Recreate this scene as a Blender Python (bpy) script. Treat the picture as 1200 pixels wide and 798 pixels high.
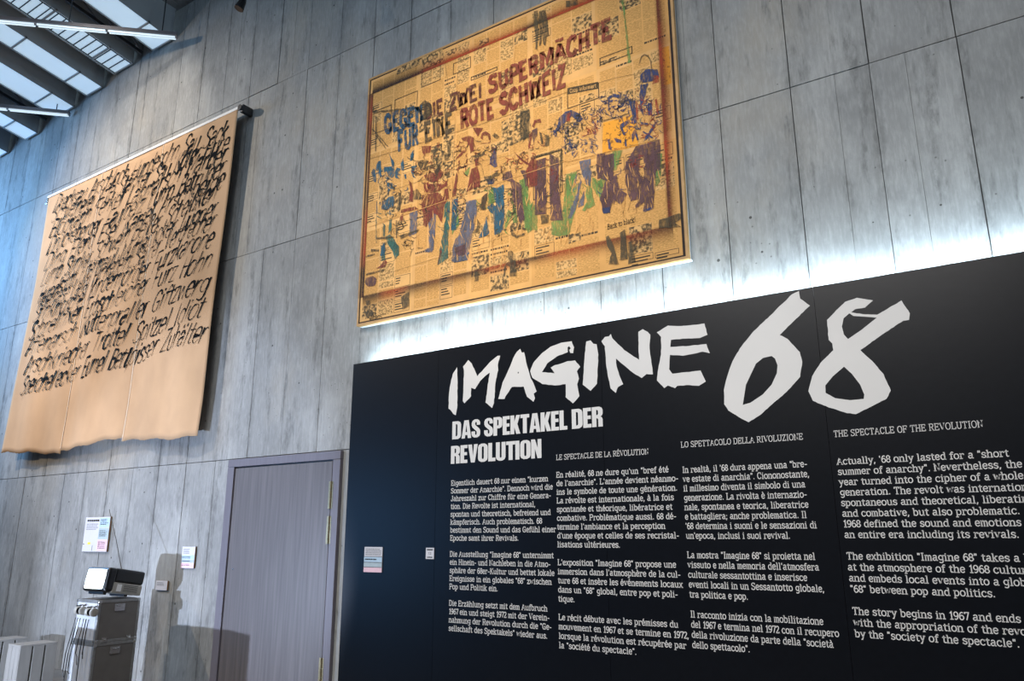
import bpy, bmesh, math, random
from mathutils import Vector, Matrix, geometry
for o in list(bpy.data.objects): bpy.data.objects.remove(o)
SC = bpy.context.scene; COL = SC.collection
# ---------------------------------------------------------------- camera
F, PX, PY, CD, EYE = 901.0, 600.0, 399.0, 5.4, 1.59
hx, hy = -796.0-PX, 631.0-PY; vx = 592.4-PX; vy = -(F*F+hx*vx)/hy
AX = -Vector((hx, -hy, -F)).normalized(); AZ = Vector((vx, -vy, -F)).normalized(); AY = AZ.cross(AX)
R = Matrix((AX, AY, AZ))                     # camera vector -> world vector
CAM = Vector((0, -CD, EYE))
cd = bpy.data.cameras.new('camera'); cam = bpy.data.objects.new('camera', cd); COL.objects.link(cam)
cd.sensor_width = 36; cd.lens = F/1200*36; cd.clip_end = 100
M4 = R.to_4x4(); M4.translation = CAM; cam.matrix_world = M4; SC.camera = cam
# ---------------------------------------------------------------- world, lights, exposure
SC.view_settings.view_transform = 'Standard'; SC.view_settings.look = 'None'
SC.view_settings.exposure = 0.0; SC.view_settings.gamma = 1.0; SC.view_settings.use_curve_mapping = False
w = bpy.data.worlds.new('hall'); SC.world = w; w.use_nodes = True
w.node_tree.nodes['Background'].inputs[0].default_value = (.62, .76, 1, 1)
w.node_tree.nodes['Background'].inputs[1].default_value = .15
def light(name, kind, loc, target, power, color, **kw):
    l = bpy.data.lights.new(name, kind); l.energy = power; l.color = color
    for k, v in kw.items(): setattr(l, k, v)
    o = bpy.data.objects.new(name, l); COL.objects.link(o); o.location = loc
    o.rotation_euler = (Vector(target)-Vector(loc)).to_track_quat('-Z', 'Y').to_euler(); return o
light('hall_ceiling_wash', 'AREA', (-2.6, -7.5, 7.2), (-2.6, 0, .8), 228, (1, .97, .94), shape='RECTANGLE', size=6, size_y=3, spread=math.radians(92))
light('daylight_from_left', 'AREA', (-17.0, -3.5, 7.0), (-14.0, 0, 5.2), 300, (.26, .55, 1), shape='RECTANGLE', size=3, size_y=3, spread=math.radians(95))
light('added_upper_wall_fill', 'AREA', (-4.5, -3.6, 8.95), (-4.5, 0, 5.6), 105, (.46, .72, 1), shape='RECTANGLE', size=9, size_y=1.2)  # added blue fill that cools the upper wall, no skylight modelled
light('added_blue_sheen_light', 'AREA', (-13.5, -8.5, 1.7), (-4.6, 0, 1.6), 17, (.16, .46, 1), shape='RECTANGLE', size=3.5, size_y=2.6, spread=math.radians(60))  # added unseen light, gives the black panel's left part a navy sheen
light('banner_spot', 'SPOT', (-12.6, -5.0, 8.0), (-9.8, 0, 4.9), 1650, (1, .84, .66), spot_size=math.radians(78), spot_blend=.8, shadow_soft_size=.05)
light('banner_top_spot', 'SPOT', (-9.0, -2.6, 8.6), (-9.9, 0, 6.8), 230, (1, .86, .70), spot_size=math.radians(64), spot_blend=1, shadow_soft_size=.05)
light('picture_spot', 'SPOT', (-3.4, -5.2, 7.6), (-3.75, 0, 4.9), 880, (1, .82, .56), spot_size=math.radians(37), spot_blend=.85, shadow_soft_size=.06)
light('low_wall_spot', 'SPOT', (-11.5, -4.5, 4.6), (-10.8, 0, 1.4), 330, (1, .74, .46), spot_size=math.radians(96), spot_blend=.9, shadow_soft_size=.05)
light('projector_beam', 'SPOT', (-8.5, -4.0, .77), (-8.35, 0, 1.15), 820, (.62, .74, 1), spot_size=math.radians(78), spot_blend=.32, shadow_soft_size=.012)
# ---------------------------------------------------------------- helpers
def W(px, py, y=0.0):
    """point of the real plane y = const that the photograph shows at a pixel"""
    d = R @ Vector((px-PX, -(py-PY), -F)); return CAM + d*((y+CD)/d.y)
def hexc(h):
    c = [int(h[i:i+2], 16)/255 for i in (0, 2, 4)]
    return tuple(x/12.92 if x <= .04045 else ((x+.055)/1.055)**2.4 for x in c)+(1,)
def mat(name, col, rough=.6, metal=0, emit=0, noise=0, nscale=8, stretch=(1, 1, 1), bump=0, alpha=None, spec=None, col2=None):
    m = bpy.data.materials.new(name); m.use_nodes = True; nt = m.node_tree; N = nt.nodes; L = nt.links
    b = N['Principled BSDF']; c = hexc(col) if isinstance(col, str) else col
    b.inputs['Base Color'].default_value = c; b.inputs['Roughness'].default_value = rough; b.inputs['Metallic'].default_value = metal
    if spec is not None: b.inputs['Specular IOR Level'].default_value = spec
    if emit: b.inputs['Emission Color'].default_value = c; b.inputs['Emission Strength'].default_value = emit
    if noise or bump or alpha is not None:
        g = N.new('ShaderNodeNewGeometry'); mp = N.new('ShaderNodeMapping'); mp.inputs['Scale'].default_value = stretch
        L.new(g.outputs['Position'], mp.inputs['Vector'])
        n = N.new('ShaderNodeTexNoise'); n.inputs['Scale'].default_value = nscale; n.inputs['Detail'].default_value = 6
        L.new(mp.outputs[0], n.inputs['Vector'])
        if noise:
            mx = N.new('ShaderNodeMix'); mx.data_type = 'RGBA'
            c2 = hexc(col2) if col2 else tuple(x*(1-noise) for x in c[:3])+(1,)
            mx.inputs['A'].default_value = c2; mx.inputs['B'].default_value = tuple(min(1, x*(1+noise*.4)) for x in c[:3])+(1,)
            r = N.new('ShaderNodeMapRange'); r.inputs['From Min'].default_value = .32; r.inputs['From Max'].default_value = .68
            L.new(n.outputs['Fac'], r.inputs['Value']); L.new(r.outputs[0], mx.inputs['Factor']); L.new(mx.outputs['Result'], b.inputs['Base Color'])
        if bump:
            bp = N.new('ShaderNodeBump'); bp.inputs['Strength'].default_value = bump; bp.inputs['Distance'].default_value = .01
            L.new(n.outputs['Fac'], bp.inputs['Height']); L.new(bp.outputs[0], b.inputs['Normal'])
        if alpha is not None:
            n2 = N.new('ShaderNodeTexNoise'); n2.inputs['Scale'].default_value = 26; n2.inputs['Detail'].default_value = 5
            L.new(mp.outputs[0], n2.inputs['Vector'])
            r = N.new('ShaderNodeMapRange'); r.inputs['From Min'].default_value = .36; r.inputs['From Max'].default_value = .56
            r.inputs['To Min'].default_value = alpha*.5; r.inputs['To Max'].default_value = alpha
            L.new(n2.outputs['Fac'], r.inputs['Value']); L.new(r.outputs[0], b.inputs['Alpha'])
    return m
class MB:
    def __init__(s): s.v = []; s.f = []; s.m = []; s.mi = 0; s.fade = None
    def face(s, pts):
        i = len(s.v); s.v += [tuple(p) for p in pts]; s.f.append(tuple(range(i, i+len(pts)))); s.m.append(s.mi)
    def box(s, x0, x1, y0, y1, z0, z1):
        i = len(s.v); s.v += [(x, y, z) for x in (x0, x1) for y in (y0, y1) for z in (z0, z1)]
        for q in ((0, 1, 3, 2), (4, 6, 7, 5), (0, 4, 5, 1), (2, 3, 7, 6), (0, 2, 6, 4), (1, 5, 7, 3)):
            s.f.append(tuple(i+k for k in q)); s.m.append(s.mi)
    def obox(s, a, b, w_, h, up=Vector((0, 0, 1))):
        """box running from a to b, width w_, height h"""
        a, b = Vector(a), Vector(b); d = (b-a).normalized(); sd = d.cross(up).normalized()*w_/2; u = sd.cross(d).normalized()*h/2
        i = len(s.v); s.v += [tuple(p+k*sd+j*u) for p in (a, b) for k in (-1, 1) for j in (-1, 1)]
        for q in ((0, 1, 3, 2), (4, 6, 7, 5), (0, 4, 5, 1), (2, 3, 7, 6), (0, 2, 6, 4), (1, 5, 7, 3)):
            s.f.append(tuple(i+k for k in q)); s.m.append(s.mi)
    def tube(s, pts, r, n=8, cap=True):
        pts = [Vector(p) for p in pts]; rr = r if isinstance(r, (list, tuple)) else [r]*len(pts); base = len(s.v)
        for k, p in enumerate(pts):
            d = (pts[min(k+1, len(pts)-1)]-pts[max(k-1, 0)]).normalized()
            a = d.orthogonal().normalized() if abs(d.z) < .99 else Vector((1, 0, 0)); 
            if abs(d.z) < .99: a = d.cross(Vector((0, 0, 1))).normalized()
            b = d.cross(a)
            s.v += [tuple(p+(a*math.cos(t)+b*math.sin(t))*rr[k]) for t in [2*math.pi*j/n for j in range(n)]]
        for k in range(len(pts)-1):
            for j in range(n):
                s.f.append((base+k*n+j, base+k*n+(j+1) % n, base+(k+1)*n+(j+1) % n, base+(k+1)*n+j)); s.m.append(s.mi)
        if cap:
            s.f.append(tuple(base+j for j in range(n))); s.m.append(s.mi)
            e = base+(len(pts)-1)*n; s.f.append(tuple(e+j for j in reversed(range(n)))); s.m.append(s.mi)
    def poly(s, loops, fn):
        """filled polygon with holes; loops of 2-D points, fn maps (x, y) to 3-D"""
        ls = [[Vector((p[0], p[1], 0)) for p in l] for l in loops]; flat = [p for l in ls for p in l]
        i = len(s.v); s.v += [tuple(fn(p.x, p.y)) for p in flat]
        for t in geometry.tessellate_polygon(ls): s.f.append((i+t[0], i+t[1], i+t[2])); s.m.append(s.mi)
    def build(s, name, mats, parent=None, bevel=0, smooth=False):
        me = bpy.data.meshes.new(name); me.from_pydata(s.v, [], s.f)
        for m in (mats if isinstance(mats, (list, tuple)) else [mats]): me.materials.append(m)
        me.polygons.foreach_set('material_index', s.m)
        if s.fade is not None:
            a = me.attributes.new('fade', 'FLOAT', 'POINT'); a.data.foreach_set('value', s.fade)
        if smooth: me.polygons.foreach_set('use_smooth', [True]*len(s.f))
        me.update(); o = bpy.data.objects.new(name, me); COL.objects.link(o)
        if parent: o.parent = parent
        if bevel:
            bv = o.modifiers.new('bevel', 'BEVEL'); bv.width = bevel; bv.segments = 2; bv.limit_method = 'ANGLE'
        return o
def tag(o, label=None, cat=None, group=None, kind=None):
    if label: o['label'] = label
    if cat: o['category'] = cat
    if group: o['group'] = group
    if kind: o['kind'] = kind
    return o
def empty(name, loc, label=None, cat=None, group=None, kind=None):
    o = bpy.data.objects.new(name, None); COL.objects.link(o); o.location = loc; o.empty_display_size = .1
    return tag(o, label, cat, group, kind)
def keep(ob, root):      # parent while staying in place (roots are unrotated)
    ob.parent = root; ob.location = Vector(ob.location)-Vector(root.location); return ob
rnd = random.Random(68)
# ---------------------------------------------------------------- materials
def concrete(name, base, dark, warm):
    m = bpy.data.materials.new(name); m.use_nodes = True; nt = m.node_tree; N = nt.nodes; L = nt.links; b = N['Principled BSDF']
    b.inputs['Roughness'].default_value = .72; b.inputs['Specular IOR Level'].default_value = .25
    g = N.new('ShaderNodeNewGeometry'); oi = N.new('ShaderNodeObjectInfo')
    def noise(sc, st, det=6, rough=.6):
        mp = N.new('ShaderNodeMapping'); mp.inputs['Scale'].default_value = st; L.new(g.outputs['Position'], mp.inputs[0])
        n = N.new('ShaderNodeTexNoise'); n.inputs['Scale'].default_value = sc; n.inputs['Detail'].default_value = det; n.inputs['Roughness'].default_value = rough
        L.new(mp.outputs[0], n.inputs['Vector']); return n.outputs['Fac']
    def rng(v, a, b_, c=0, d=1):
        r = N.new('ShaderNodeMapRange'); r.inputs['From Min'].default_value = a; r.inputs['From Max'].default_value = b_
        r.inputs['To Min'].default_value = c; r.inputs['To Max'].default_value = d; L.new(v, r.inputs['Value']); return r.outputs[0]
    def mixc(f, a, b_):
        x = N.new('ShaderNodeMix'); x.data_type = 'RGBA'
        if hasattr(f, 'is_linked'): L.new(f, x.inputs['Factor'])
        else: x.inputs['Factor'].default_value = f
        for k, s_ in (('A', a), ('B', b_)):
            if isinstance(s_, tuple): x.inputs[k].default_value = s_
            else: L.new(s_, x.inputs[k])
        return x.outputs['Result']
    def math_(op, a, b_):
        x = N.new('ShaderNodeMath'); x.operation = op
        for k, s_ in enumerate((a, b_)):
            if isinstance(s_, (int, float)): x.inputs[k].default_value = s_
            else: L.new(s_, x.inputs[k])
        return x.outputs[0]
    cloud = noise(.9, (1, 1, 1)); grain = noise(3, (7, 1, .28), 8, .7); fine = noise(26, (1.6, 1, .35), 4)
    c = mixc(rng(cloud, .32, .66), dark, base)
    c = mixc(rng(noise(3.4, (1, 1, .8), 8, .65), .48, .62, 0, .55), c, tuple(x*.66 for x in base[:3])+(1,))
    c = mixc(rng(noise(1.7, (1, 1, .5), 7, .7), .50, .62, 0, .5), c, tuple(min(1, x*1.3) for x in base[:3])+(1,))
    c = mixc(rng(grain, .40, .62, 0, .6), c, tuple(x*.70 for x in base[:3])+(1,))
    c = mixc(rng(noise(.55, (1, 1, .7)), .52, .66, 0, .5), c, warm)
    # dark damp streaks running down beside some board joints
    st = math_('MULTIPLY', rng(noise(2.1, (3.2, 1, .45), 5, .65), .535, .615), rng(noise(9, (1, 1, .5), 6, .7), .40, .56))
    c = mixc(math_('MULTIPLY', st, .75), c, tuple(x*.42 for x in base[:3])+(1,))
    sx = N.new('ShaderNodeSeparateXYZ'); L.new(g.outputs['Position'], sx.inputs[0])
    pp = math_('PINGPONG', math_('ADD', sx.outputs['X'], .01), .271)           # distance to the nearest board joint
    near = math_('MULTIPLY', rng(pp, .012, .075, 1, 0), rng(noise(1.3, (1.4, 1, .8), 5, .65), .45, .55))
    c = mixc(math_('MULTIPLY', math_('MULTIPLY', near, rng(noise(12, (1, 1, .6), 5, .7), .34, .56)), .62), c, tuple(x*.38 for x in base[:3])+(1,))
    c = mixc(rng(fine, .45, .72, 0, .32), c, tuple(min(1, x*1.35) for x in base[:3])+(1,))
    # blow holes
    vo = N.new('ShaderNodeTexVoronoi'); vo.inputs['Scale'].default_value = 5.5; L.new(g.outputs['Position'], vo.inputs['Vector'])
    hole = math_('MULTIPLY', math_('LESS_THAN', vo.outputs['Distance'], .065), math_('GREATER_THAN', noise(2.0, (1, 1, 1)), .5))
    vo2 = N.new('ShaderNodeTexVoronoi'); vo2.inputs['Scale'].default_value = 13; L.new(g.outputs['Position'], vo2.inputs['Vector'])
    hole2 = math_('MULTIPLY', math_('LESS_THAN', vo2.outputs['Distance'], .085), math_('GREATER_THAN', noise(3.0, (1, 1, .4)), .53))
    hl = math_('MAXIMUM', hole, math_('MULTIPLY', hole2, .6))
    c = mixc(math_('MULTIPLY', hl, .85), c, (.035, .033, .03, 1))
    hsv = N.new('ShaderNodeHueSaturation'); L.new(c, hsv.inputs['Color']); L.new(rng(oi.outputs['Random'], 0, 1, .93, 1.06), hsv.inputs['Value'])
    L.new(hsv.outputs[0], b.inputs['Base Color'])
    bp = N.new('ShaderNodeBump'); bp.inputs['Strength'].default_value = .35; bp.inputs['Distance'].default_value = .01
    L.new(math_('SUBTRACT', math_('ADD', grain, math_('MULTIPLY', fine, .4)), hl), bp.inputs['Height']); L.new(bp.outputs[0], b.inputs['Normal'])
    return m
M = {}
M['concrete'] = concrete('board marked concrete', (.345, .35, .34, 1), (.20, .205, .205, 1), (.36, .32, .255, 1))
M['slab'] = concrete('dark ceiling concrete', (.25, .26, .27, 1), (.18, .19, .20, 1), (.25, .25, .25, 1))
M['joint'] = mat('shadowed joint concrete', '4a4a48', .9, noise=.3, nscale=6)
M['floor'] = mat('worn concrete floor', '77736d', .5, noise=.35, nscale=2.5)
M['panel'] = mat('black satin board', (.0032, .0040, .0062, 1), .33, spec=.22, noise=.15, nscale=30, bump=.03)
M['white'] = mat('white vinyl lettering', 'dcd9d4', .6, noise=.03, nscale=3)
M['paper'] = mat('white card', 'cfced3', .6, noise=.03, nscale=20)
M['ink'] = mat('printed black ink', '1a1a1a', .7, noise=.2, nscale=50)
M['greyink'] = mat('grey printed small type', '8b8d92', .7, noise=.2, nscale=60)
M['blue'] = mat('pale blue print', 'b4cde0', .7, noise=.05, nscale=20)
M['bluegrey'] = mat('blue grey print', 'aebfc7', .7, noise=.05, nscale=20)
M['pink'] = mat('pale pink print', 'ebc6d2', .7, noise=.05, nscale=20)
M['yellow'] = mat('yellow print', 'e5d95a', .7, noise=.05, nscale=20)
M['edge_wood'] = mat('raw wood board edge', '7d5b38', .7, noise=.3, nscale=30)
M['ply'] = mat('pale wooden picture strip', 'b98e55', .55, noise=.25, nscale=10, stretch=(1, 1, 1))
M['whitepaint'] = mat('white painted wood', 'e6e6e4', .5, noise=.04, nscale=9)
M['darkgap'] = mat('dark brown shadow gap', '2a1b10', .8, noise=.3, nscale=20)
M['door'] = mat('grey brown oak veneer', '5f5a5b', .5, noise=.28, nscale=3.2, stretch=(9, 1, .35), bump=.12)
M['frame'] = mat('grey painted door frame', '68646c', .5, noise=.1, nscale=12, stretch=(5, 1, .5))
M['brass'] = mat('aged brass hinge', '8f8568', .35, .6, noise=.2, nscale=40)
M['cloth'] = mat('raw linen cloth', 'c6a380', .95, noise=.14, nscale=2.2, stretch=(1, 1, .6), bump=.15, spec=.1)
M['seam'] = mat('pale sewn seam', 'e3cdb2', .95, noise=.08, nscale=20)
M['paint'] = mat('black brush paint', '0e0d0b', .9, spec=.1, noise=.3, nscale=20)
M['steel'] = mat('dark galvanised steel', '3f4042', .45, .5, noise=.3, nscale=14)
M['fin'] = mat('grey sheet metal fin', 'a5a9ab', .6, 0, noise=.12, nscale=1.2, stretch=(1, 1, 2))
M['rail'] = mat('grey aluminium light rail', '77757a', .4, .4, noise=.12, nscale=8)
M['glow'] = mat('lit frosted ceiling panel', (.62, .82, 1, 1), .6, emit=.54, noise=.04, nscale=1.1)
M['tube'] = mat('lit fluorescent tube', (.75, .9, 1, 1), .6, emit=.72)
M['led'] = mat('lit white light strip', (.8, .92, 1, 1), .6, emit=4)
M['case'] = mat('grey laminate flight case', '686460', .55, noise=.1, nscale=12)
M['casefront'] = mat('pale grey laminate', 'b9bcc0', .5, noise=.06, nscale=12)
M['alu'] = mat('aluminium edging', '9a9a98', .35, .6, noise=.15, nscale=30)
M['chrome'] = mat('bright nickel hardware', 'c8c8c4', .2, .9, noise=.1, nscale=50)
M['black'] = mat('black plastic', '0c0c0d', .3, noise=.3, nscale=30)
M['silver'] = mat('silver grey plastic', 'a09c92', .4, .2, noise=.08, nscale=40)
M['screen'] = mat('lit television picture', (.90, 1, .93, 1), .3, emit=1.5, noise=.12, nscale=9)
M['cable'] = mat('black rubber cable', '0b0c0f', .5, noise=.2, nscale=30)
M['crate'] = mat('grey washed wooden slat', '96938d', .65, noise=.15, nscale=5, stretch=(2, 2, .5))
# ---------------------------------------------------------------- setting: floor, wall, ceiling
b = MB(); b.box(-19.5, 6, -13, .3, -.12, 0); tag(b.build('floor', M['floor']), 'worn grey concrete floor along the wall', kind='structure')
wall = empty('wall_back', (0, 0, 0), 'tall board-marked grey concrete wall carrying banner, picture and door', kind='structure')
b = MB(); b.box(-19.5, 6, .02, .32, 0, 9.3); b.build('wall_core', M['joint'], wall)
XG = [-.01-.542*k for k in range(-11, 36)]; XG.sort()
rows = [0, 2.415, 4.83, 7.0, 9.08]
for r in range(4):
    for k in range(len(XG)-1):
        jit = random.Random(k*7+r); gp = jit.uniform(.0018, .0046); x0 = XG[k]+gp; x1 = XG[k+1]-gp; z0 = rows[r]+.0038; z1 = rows[r+1]-.0038
        if r == 0: z0 = 0.001
        yo = -jit.uniform(0, .0045)
        b = MB(); b.box(x0, x1, yo, .022, z0, z1)
        if jit.random() < .15 and not (r == 0 and k < 30):   # a second, finer board line inside some panels
            b = MB(); xm = x0+(x1-x0)*jit.uniform(.4, .6); b.box(x0, xm-.0009, yo, .022, z0, z1); b.box(xm+.0009, x1, yo+.0015, .022, z0, z1)
        b.build('concrete_panel', M['concrete'], wall)
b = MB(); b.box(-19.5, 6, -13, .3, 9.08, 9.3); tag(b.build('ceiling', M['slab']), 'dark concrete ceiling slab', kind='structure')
# ---------------------------------------------------------------- ceiling beams with lit undersides
SL = .172
def beam(x0, x1, zb, z_end, depth, kind, label, y0=-.04, gridn=0):
    t = empty('light_beam', (x0, y0, zb), label, 'ceiling light', 'ceiling beams with lit frosted undersides')
    L_ = depth; za, zc = 0, SL*L_; wd = x1-x0
    def slab(mb, xa, xb, ya, yb, lo, hi):      # sheared box following the slope
        i = len(mb.v); mb.v += [(x, -yy, SL*yy+zz) for x in (xa, xb) for yy in (ya, yb) for zz in (lo, hi)]
        for q in ((0, 2, 3, 1), (4, 5, 7, 6), (0, 1, 5, 4), (2, 6, 7, 3), (0, 4, 6, 2), (1, 3, 7, 5)): mb.f.append(tuple(i+k for k in q)); mb.m.append(mb.mi)
    side = z_end
    for sx in (0, wd-.02):                       # side sheets reach to the slab, flat top
        mb = MB(); i = 0; top = 9.08-zb
        mb.v += [(sx+dx, -yy, zz) for dx in (0, .02) for (yy, zz) in ((0, .03), (L_, SL*L_+.03), (L_, max(top, SL*L_+.04)), (0, top))]
        for q in ((0, 1, 2, 3), (7, 6, 5, 4), (0, 4, 5, 1), (1, 5, 6, 2), (2, 6, 7, 3), (3, 7, 4, 0)): mb.f.append(q); mb.m.append(0)
        mb.build('side_sheet', M['fin'], t)
    mb = MB()
    ys = [0, .36, 1.15, 1.95, 2.75]
    for a, c in zip(ys, ys[1:]):
        if a >= L_: break
        p = MB(); slab(p, .012, wd-.012, a+.006, min(c, L_)-.006, .018, .036); p.build('lit_panel', M['glow'], t)
    for a in ys[1:]:
        if a < L_: slab(mb, 0, wd, a-.012, a+.012, .0, .03)
    slab(mb, 0, .014, 0, L_, 0, .03); slab(mb, wd-.014, wd, 0, L_, 0, .03); slab(mb, 0, wd, -.004, .01, 0, .03)
    mb.build('edge_trim', M['fin'], t)
    if gridn:
        g = MB()
        for k in range(1, int(L_/.11)):
            slab(g, .05, wd-.05, k*.11-.007, k*.11+.004, .004, .016)
        for q in (.035, wd-.05): slab(g, q, q+.012, 0, L_, .004, .016)
        tag(tag(g.build('grille_bars', M['steel'], t), 'dark perforated grille in front of the lit panel'), kind='stuff')
    return t
beam(-9.95, -9.47, 8.56, 0, 2.6, 0, 'first lit ceiling beam from the right, nearest the dark slab corner')
beam(-10.99, -10.46, 8.545, 0, 2.6, 0, 'ceiling beam with dark dotted grille over its lit underside', gridn=1)
beam(-11.75, -11.28, 8.43, 0, 2.6, 0, 'wide plain lit ceiling beam between the two light rails')
beam(-12.68, -12.10, 8.36, 0, 2.2, 0, 'lit ceiling beam crossed by the short light rail end')
beam(-13.70, -13.26, 8.25, 0, 2.0, 0, 'lit ceiling beam left of the short light rail')
beam(-14.70, -14.30, 8.20, 0, 1.8, 0, 'leftmost small lit ceiling beam at the picture edge')
# steel truss in the dark gaps between beams
def truss(x, zb, L_, label):
    t = empty('steel_truss', (x, -.05, zb), label, 'truss')
    m1 = MB(); m1.obox((0, 0, .12), (0, -L_, .12+SL*L_), .04, .05); m1.build('bottom_chord', M['steel'], t)
    m1 = MB(); m1.obox((0, 0, .46), (0, -L_, .46+.02*L_), .04, .05); m1.build('top_chord', M['steel'], t)
    k = 0; y = 0
    while y < L_-.3:
        m2 = MB(); m2.obox((0, -y, .12+SL*y), (0, -y-.3, .45+.02*y), .025, .025); m2.build('web_bar', M['rail'], t); y += .34
truss(-10.22, 8.50, 2.6, 'dark steel truss in the gap beside the grille covered beam')
truss(-13.0, 8.30, 2.2, 'dark steel truss in the gap left of the short rail')
def rail(a, bb, label):
    a, bb = Vector(a), Vector(bb); t = empty('light_rail', a, label, 'light rail', 'slanting light rails under the ceiling beams'); d = bb-a
    m = MB(); m.obox((0, 0, .04), d+Vector((0, 0, .04)), .09, .05); m.build('rail_housing', M['rail'], t)
    u = d.normalized(); sd = u.cross(Vector((0, 0, 1)))
    n = int(d.length/.9)+1
    for k in range(n):
        p = MB(); q0 = u*(k*.9+.02); q1 = u*min(k*.9+.88, d.length-.01)
        p.tube([q0-sd*.022+Vector((0, 0, -.002)), q1-sd*.022+Vector((0, 0, -.002))], .013, 8); p.build('light_tube', M['tube'], t)
        p = MB(); p.tube([q0+sd*.028+Vector((0, 0, .0)), q1+sd*.028+Vector((0, 0, .0))], .010, 8); p.build('light_tube', M['tube'], t)
    for k in range(int(d.length/1.2)+1):
        h = MB(); c = u*min(.2+k*1.2, d.length-.1); h.tube([c+Vector((0, 0, .06)), c+Vector((0, 0, 9.08-a.z))], .008, 6); h.build('hanger_rod', M['steel'], t)
rail((-9.0, -.24, 8.28), (-12.9, -3.85, 8.28), 'long slanting light rail reaching toward the slab corner')
rail((-12.18, -.06, 8.22), (-15.2, -3.1, 8.22), 'short slanting light rail above the banner corner')
# small black spotlight hanging at the top
P = W(285, 7, -.9); t = empty('ceiling_spotlight', P, 'small black spotlight hanging at the top edge left of the framed picture', 'spotlight')
m = MB(); m.tube([(0, 0, .1), (-.005, -.01, .05), (-.02, -.03, -.03), (-.025, -.035, -.05)], [.028, .04, .05, .052], 16); m.build('lamp_head', M['black'], t, smooth=False)
m = MB(); m.tube([(-.035, 0, .12), (-.035, 0, .2)], .008, 6); m.tube([(.035, 0, .12), (.035, 0, .2)], .008, 6); m.tube([(-.04, 0, .11), (.04, 0, .11)], .01, 6); m.box(-.05, .05, -.02, .02, .19, .23); m.build('yoke', M['black'], t)
m = MB(); m.tube([(0, 0, .22), (0, 0, 9.08-P.z)], .012, 8); m.build('drop_rod', M['steel'], t)
# ---------------------------------------------------------------- door
DX0, DX1, DZ = -7.31, -5.578, 2.405
dr = empty('door_1', ((DX0+DX1)/2, 0, 0), 'grey brown oak veneer door in a grey frame between the labels and the black panel', kind='structure'); cx = (DX0+DX1)/2
def dbox(name, x0, x1, y0, y1, z0, z1, m, bevel=0, parent=dr):
    q = MB(); q.box(x0-cx, x1-cx, y0, y1, z0, z1); return q.build(name, m, parent, bevel)
fr = dbox('door_frame', DX0, DX0+.11, -.045, -.006, 0, DZ-.085, M['frame'], .003)
dbox('door_frame', DX1-.10, DX1, -.045, -.006, 0, DZ-.085, M['frame'], .003)
dbox('door_header', DX0, DX1, -.046, -.006, DZ-.082, DZ, M['frame'], .003)
dbox('frame_gap', DX0+.10, DX1-.09, -.012, -.006, 0, DZ-.08, M['black'])
lf = dbox('door_leaf', DX0+.122, DX1-.118, -.032, -.0125, .008, DZ-.098, M['door'], .002)
for (px, py) in ((388, 580), (385, 621), (379, 789)):
    p = W(px, py, -.04); h = MB(); xh_ = DX1-.108
    h.tube([(xh_-cx, -.046, p.z-.13), (xh_-cx, -.046, p.z-.04)], .016, 10); h.tube([(xh_-cx, -.046, p.z-.036), (xh_-cx, -.046, p.z+.04)], .016, 10); h.tube([(xh_-cx, -.046, p.z+.044), (xh_-cx, -.046, p.z+.13)], .016, 10)
    h.box(xh_-cx-.03, xh_-cx+.03, -.0475, -.0335, p.z-.13, p.z+.13); h.build('hinge', M['brass'], dr)
p = W(273, 667, -.033); h = MB(); h.tube([(p.x-cx, -.032, p.z), (p.x-cx, -.036, p.z)], .008, 10); h.build('peephole', M['chrome'], dr)
# ---------------------------------------------------------------- stroke lettering
G = {}
def g(ch, adv, *st): G[ch] = (adv, st)
# strokes: 'L' polyline, 'C' smooth curve, 'S' serif (kept only in the typewriter style)
def C(*p): return ('C', [(p[i], p[i+1]) for i in range(0, len(p), 2)])
def Ln(*p): return ('L', [(p[i], p[i+1]) for i in range(0, len(p), 2)])
def S(*p): return ('S', [(p[i], p[i+1]) for i in range(0, len(p), 2)])
def sf(x, y, h=2.0): return S(x-h, y, x+h, y)
g(' ', 5.5)
g('a', 9.6, C(2, 8, 3.6, 9.8, 5.8, 9.7, 7, 8, 7, 4.5, 7, .2), C(7, 5.4, 4.2, 5.2, 2, 4.4, 1.4, 2.4, 2.6, .4, 4.6, .3, 7, 2.4), S(7, .2, 9, .2))
g('b', 10, Ln(2, 14, 2, 0), C(2, 7, 3.8, 9.5, 6.4, 9.5, 8.2, 7, 8.2, 3, 6.4, .4, 3.8, .4, 2, 2.8), S(.3, 14, 2, 14))
g('c', 9, C(7.4, 7.4, 6.6, 9.3, 4.8, 10, 2.7, 9, 1.4, 6.5, 1.4, 3.5, 2.8, .9, 5, 0, 7, .8, 7.9, 2.4), S(7.5, 9.8, 7.5, 7.2))
g('d', 10.2, Ln(8, 14, 8, 0), C(8, 7, 6.2, 9.5, 3.6, 9.5, 1.8, 7, 1.8, 3, 3.6, .4, 6.2, .4, 8, 2.8), S(6.2, 14, 8, 14), S(8, .2, 9.9, .2))
g('e', 9, Ln(1.5, 5.3, 7.8, 5.3), C(7.8, 5.3, 7.4, 8.2, 5.6, 9.9, 3.8, 9.9, 2, 8.4, 1.3, 5.3, 2, 2, 3.8, .2, 5.8, .1, 7.8, 2))
g('f', 7, C(6.8, 12.4, 6, 13.9, 4.6, 13.9, 3.4, 12.6, 3.2, 10.5, 3.2, 0), Ln(.9, 9.7, 6.2, 9.7), sf(3.2, 0))
g('g', 10, C(8, 7, 6.2, 9.5, 3.6, 9.5, 1.8, 7.2, 1.8, 4, 3.6, 1.6, 6.2, 1.6, 8, 4), C(8, 9.7, 8, 3, 7.9, -2, 6.2, -4, 3.8, -4, 2, -2.8), S(8, 9.7, 9.8, 9.7))
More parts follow.
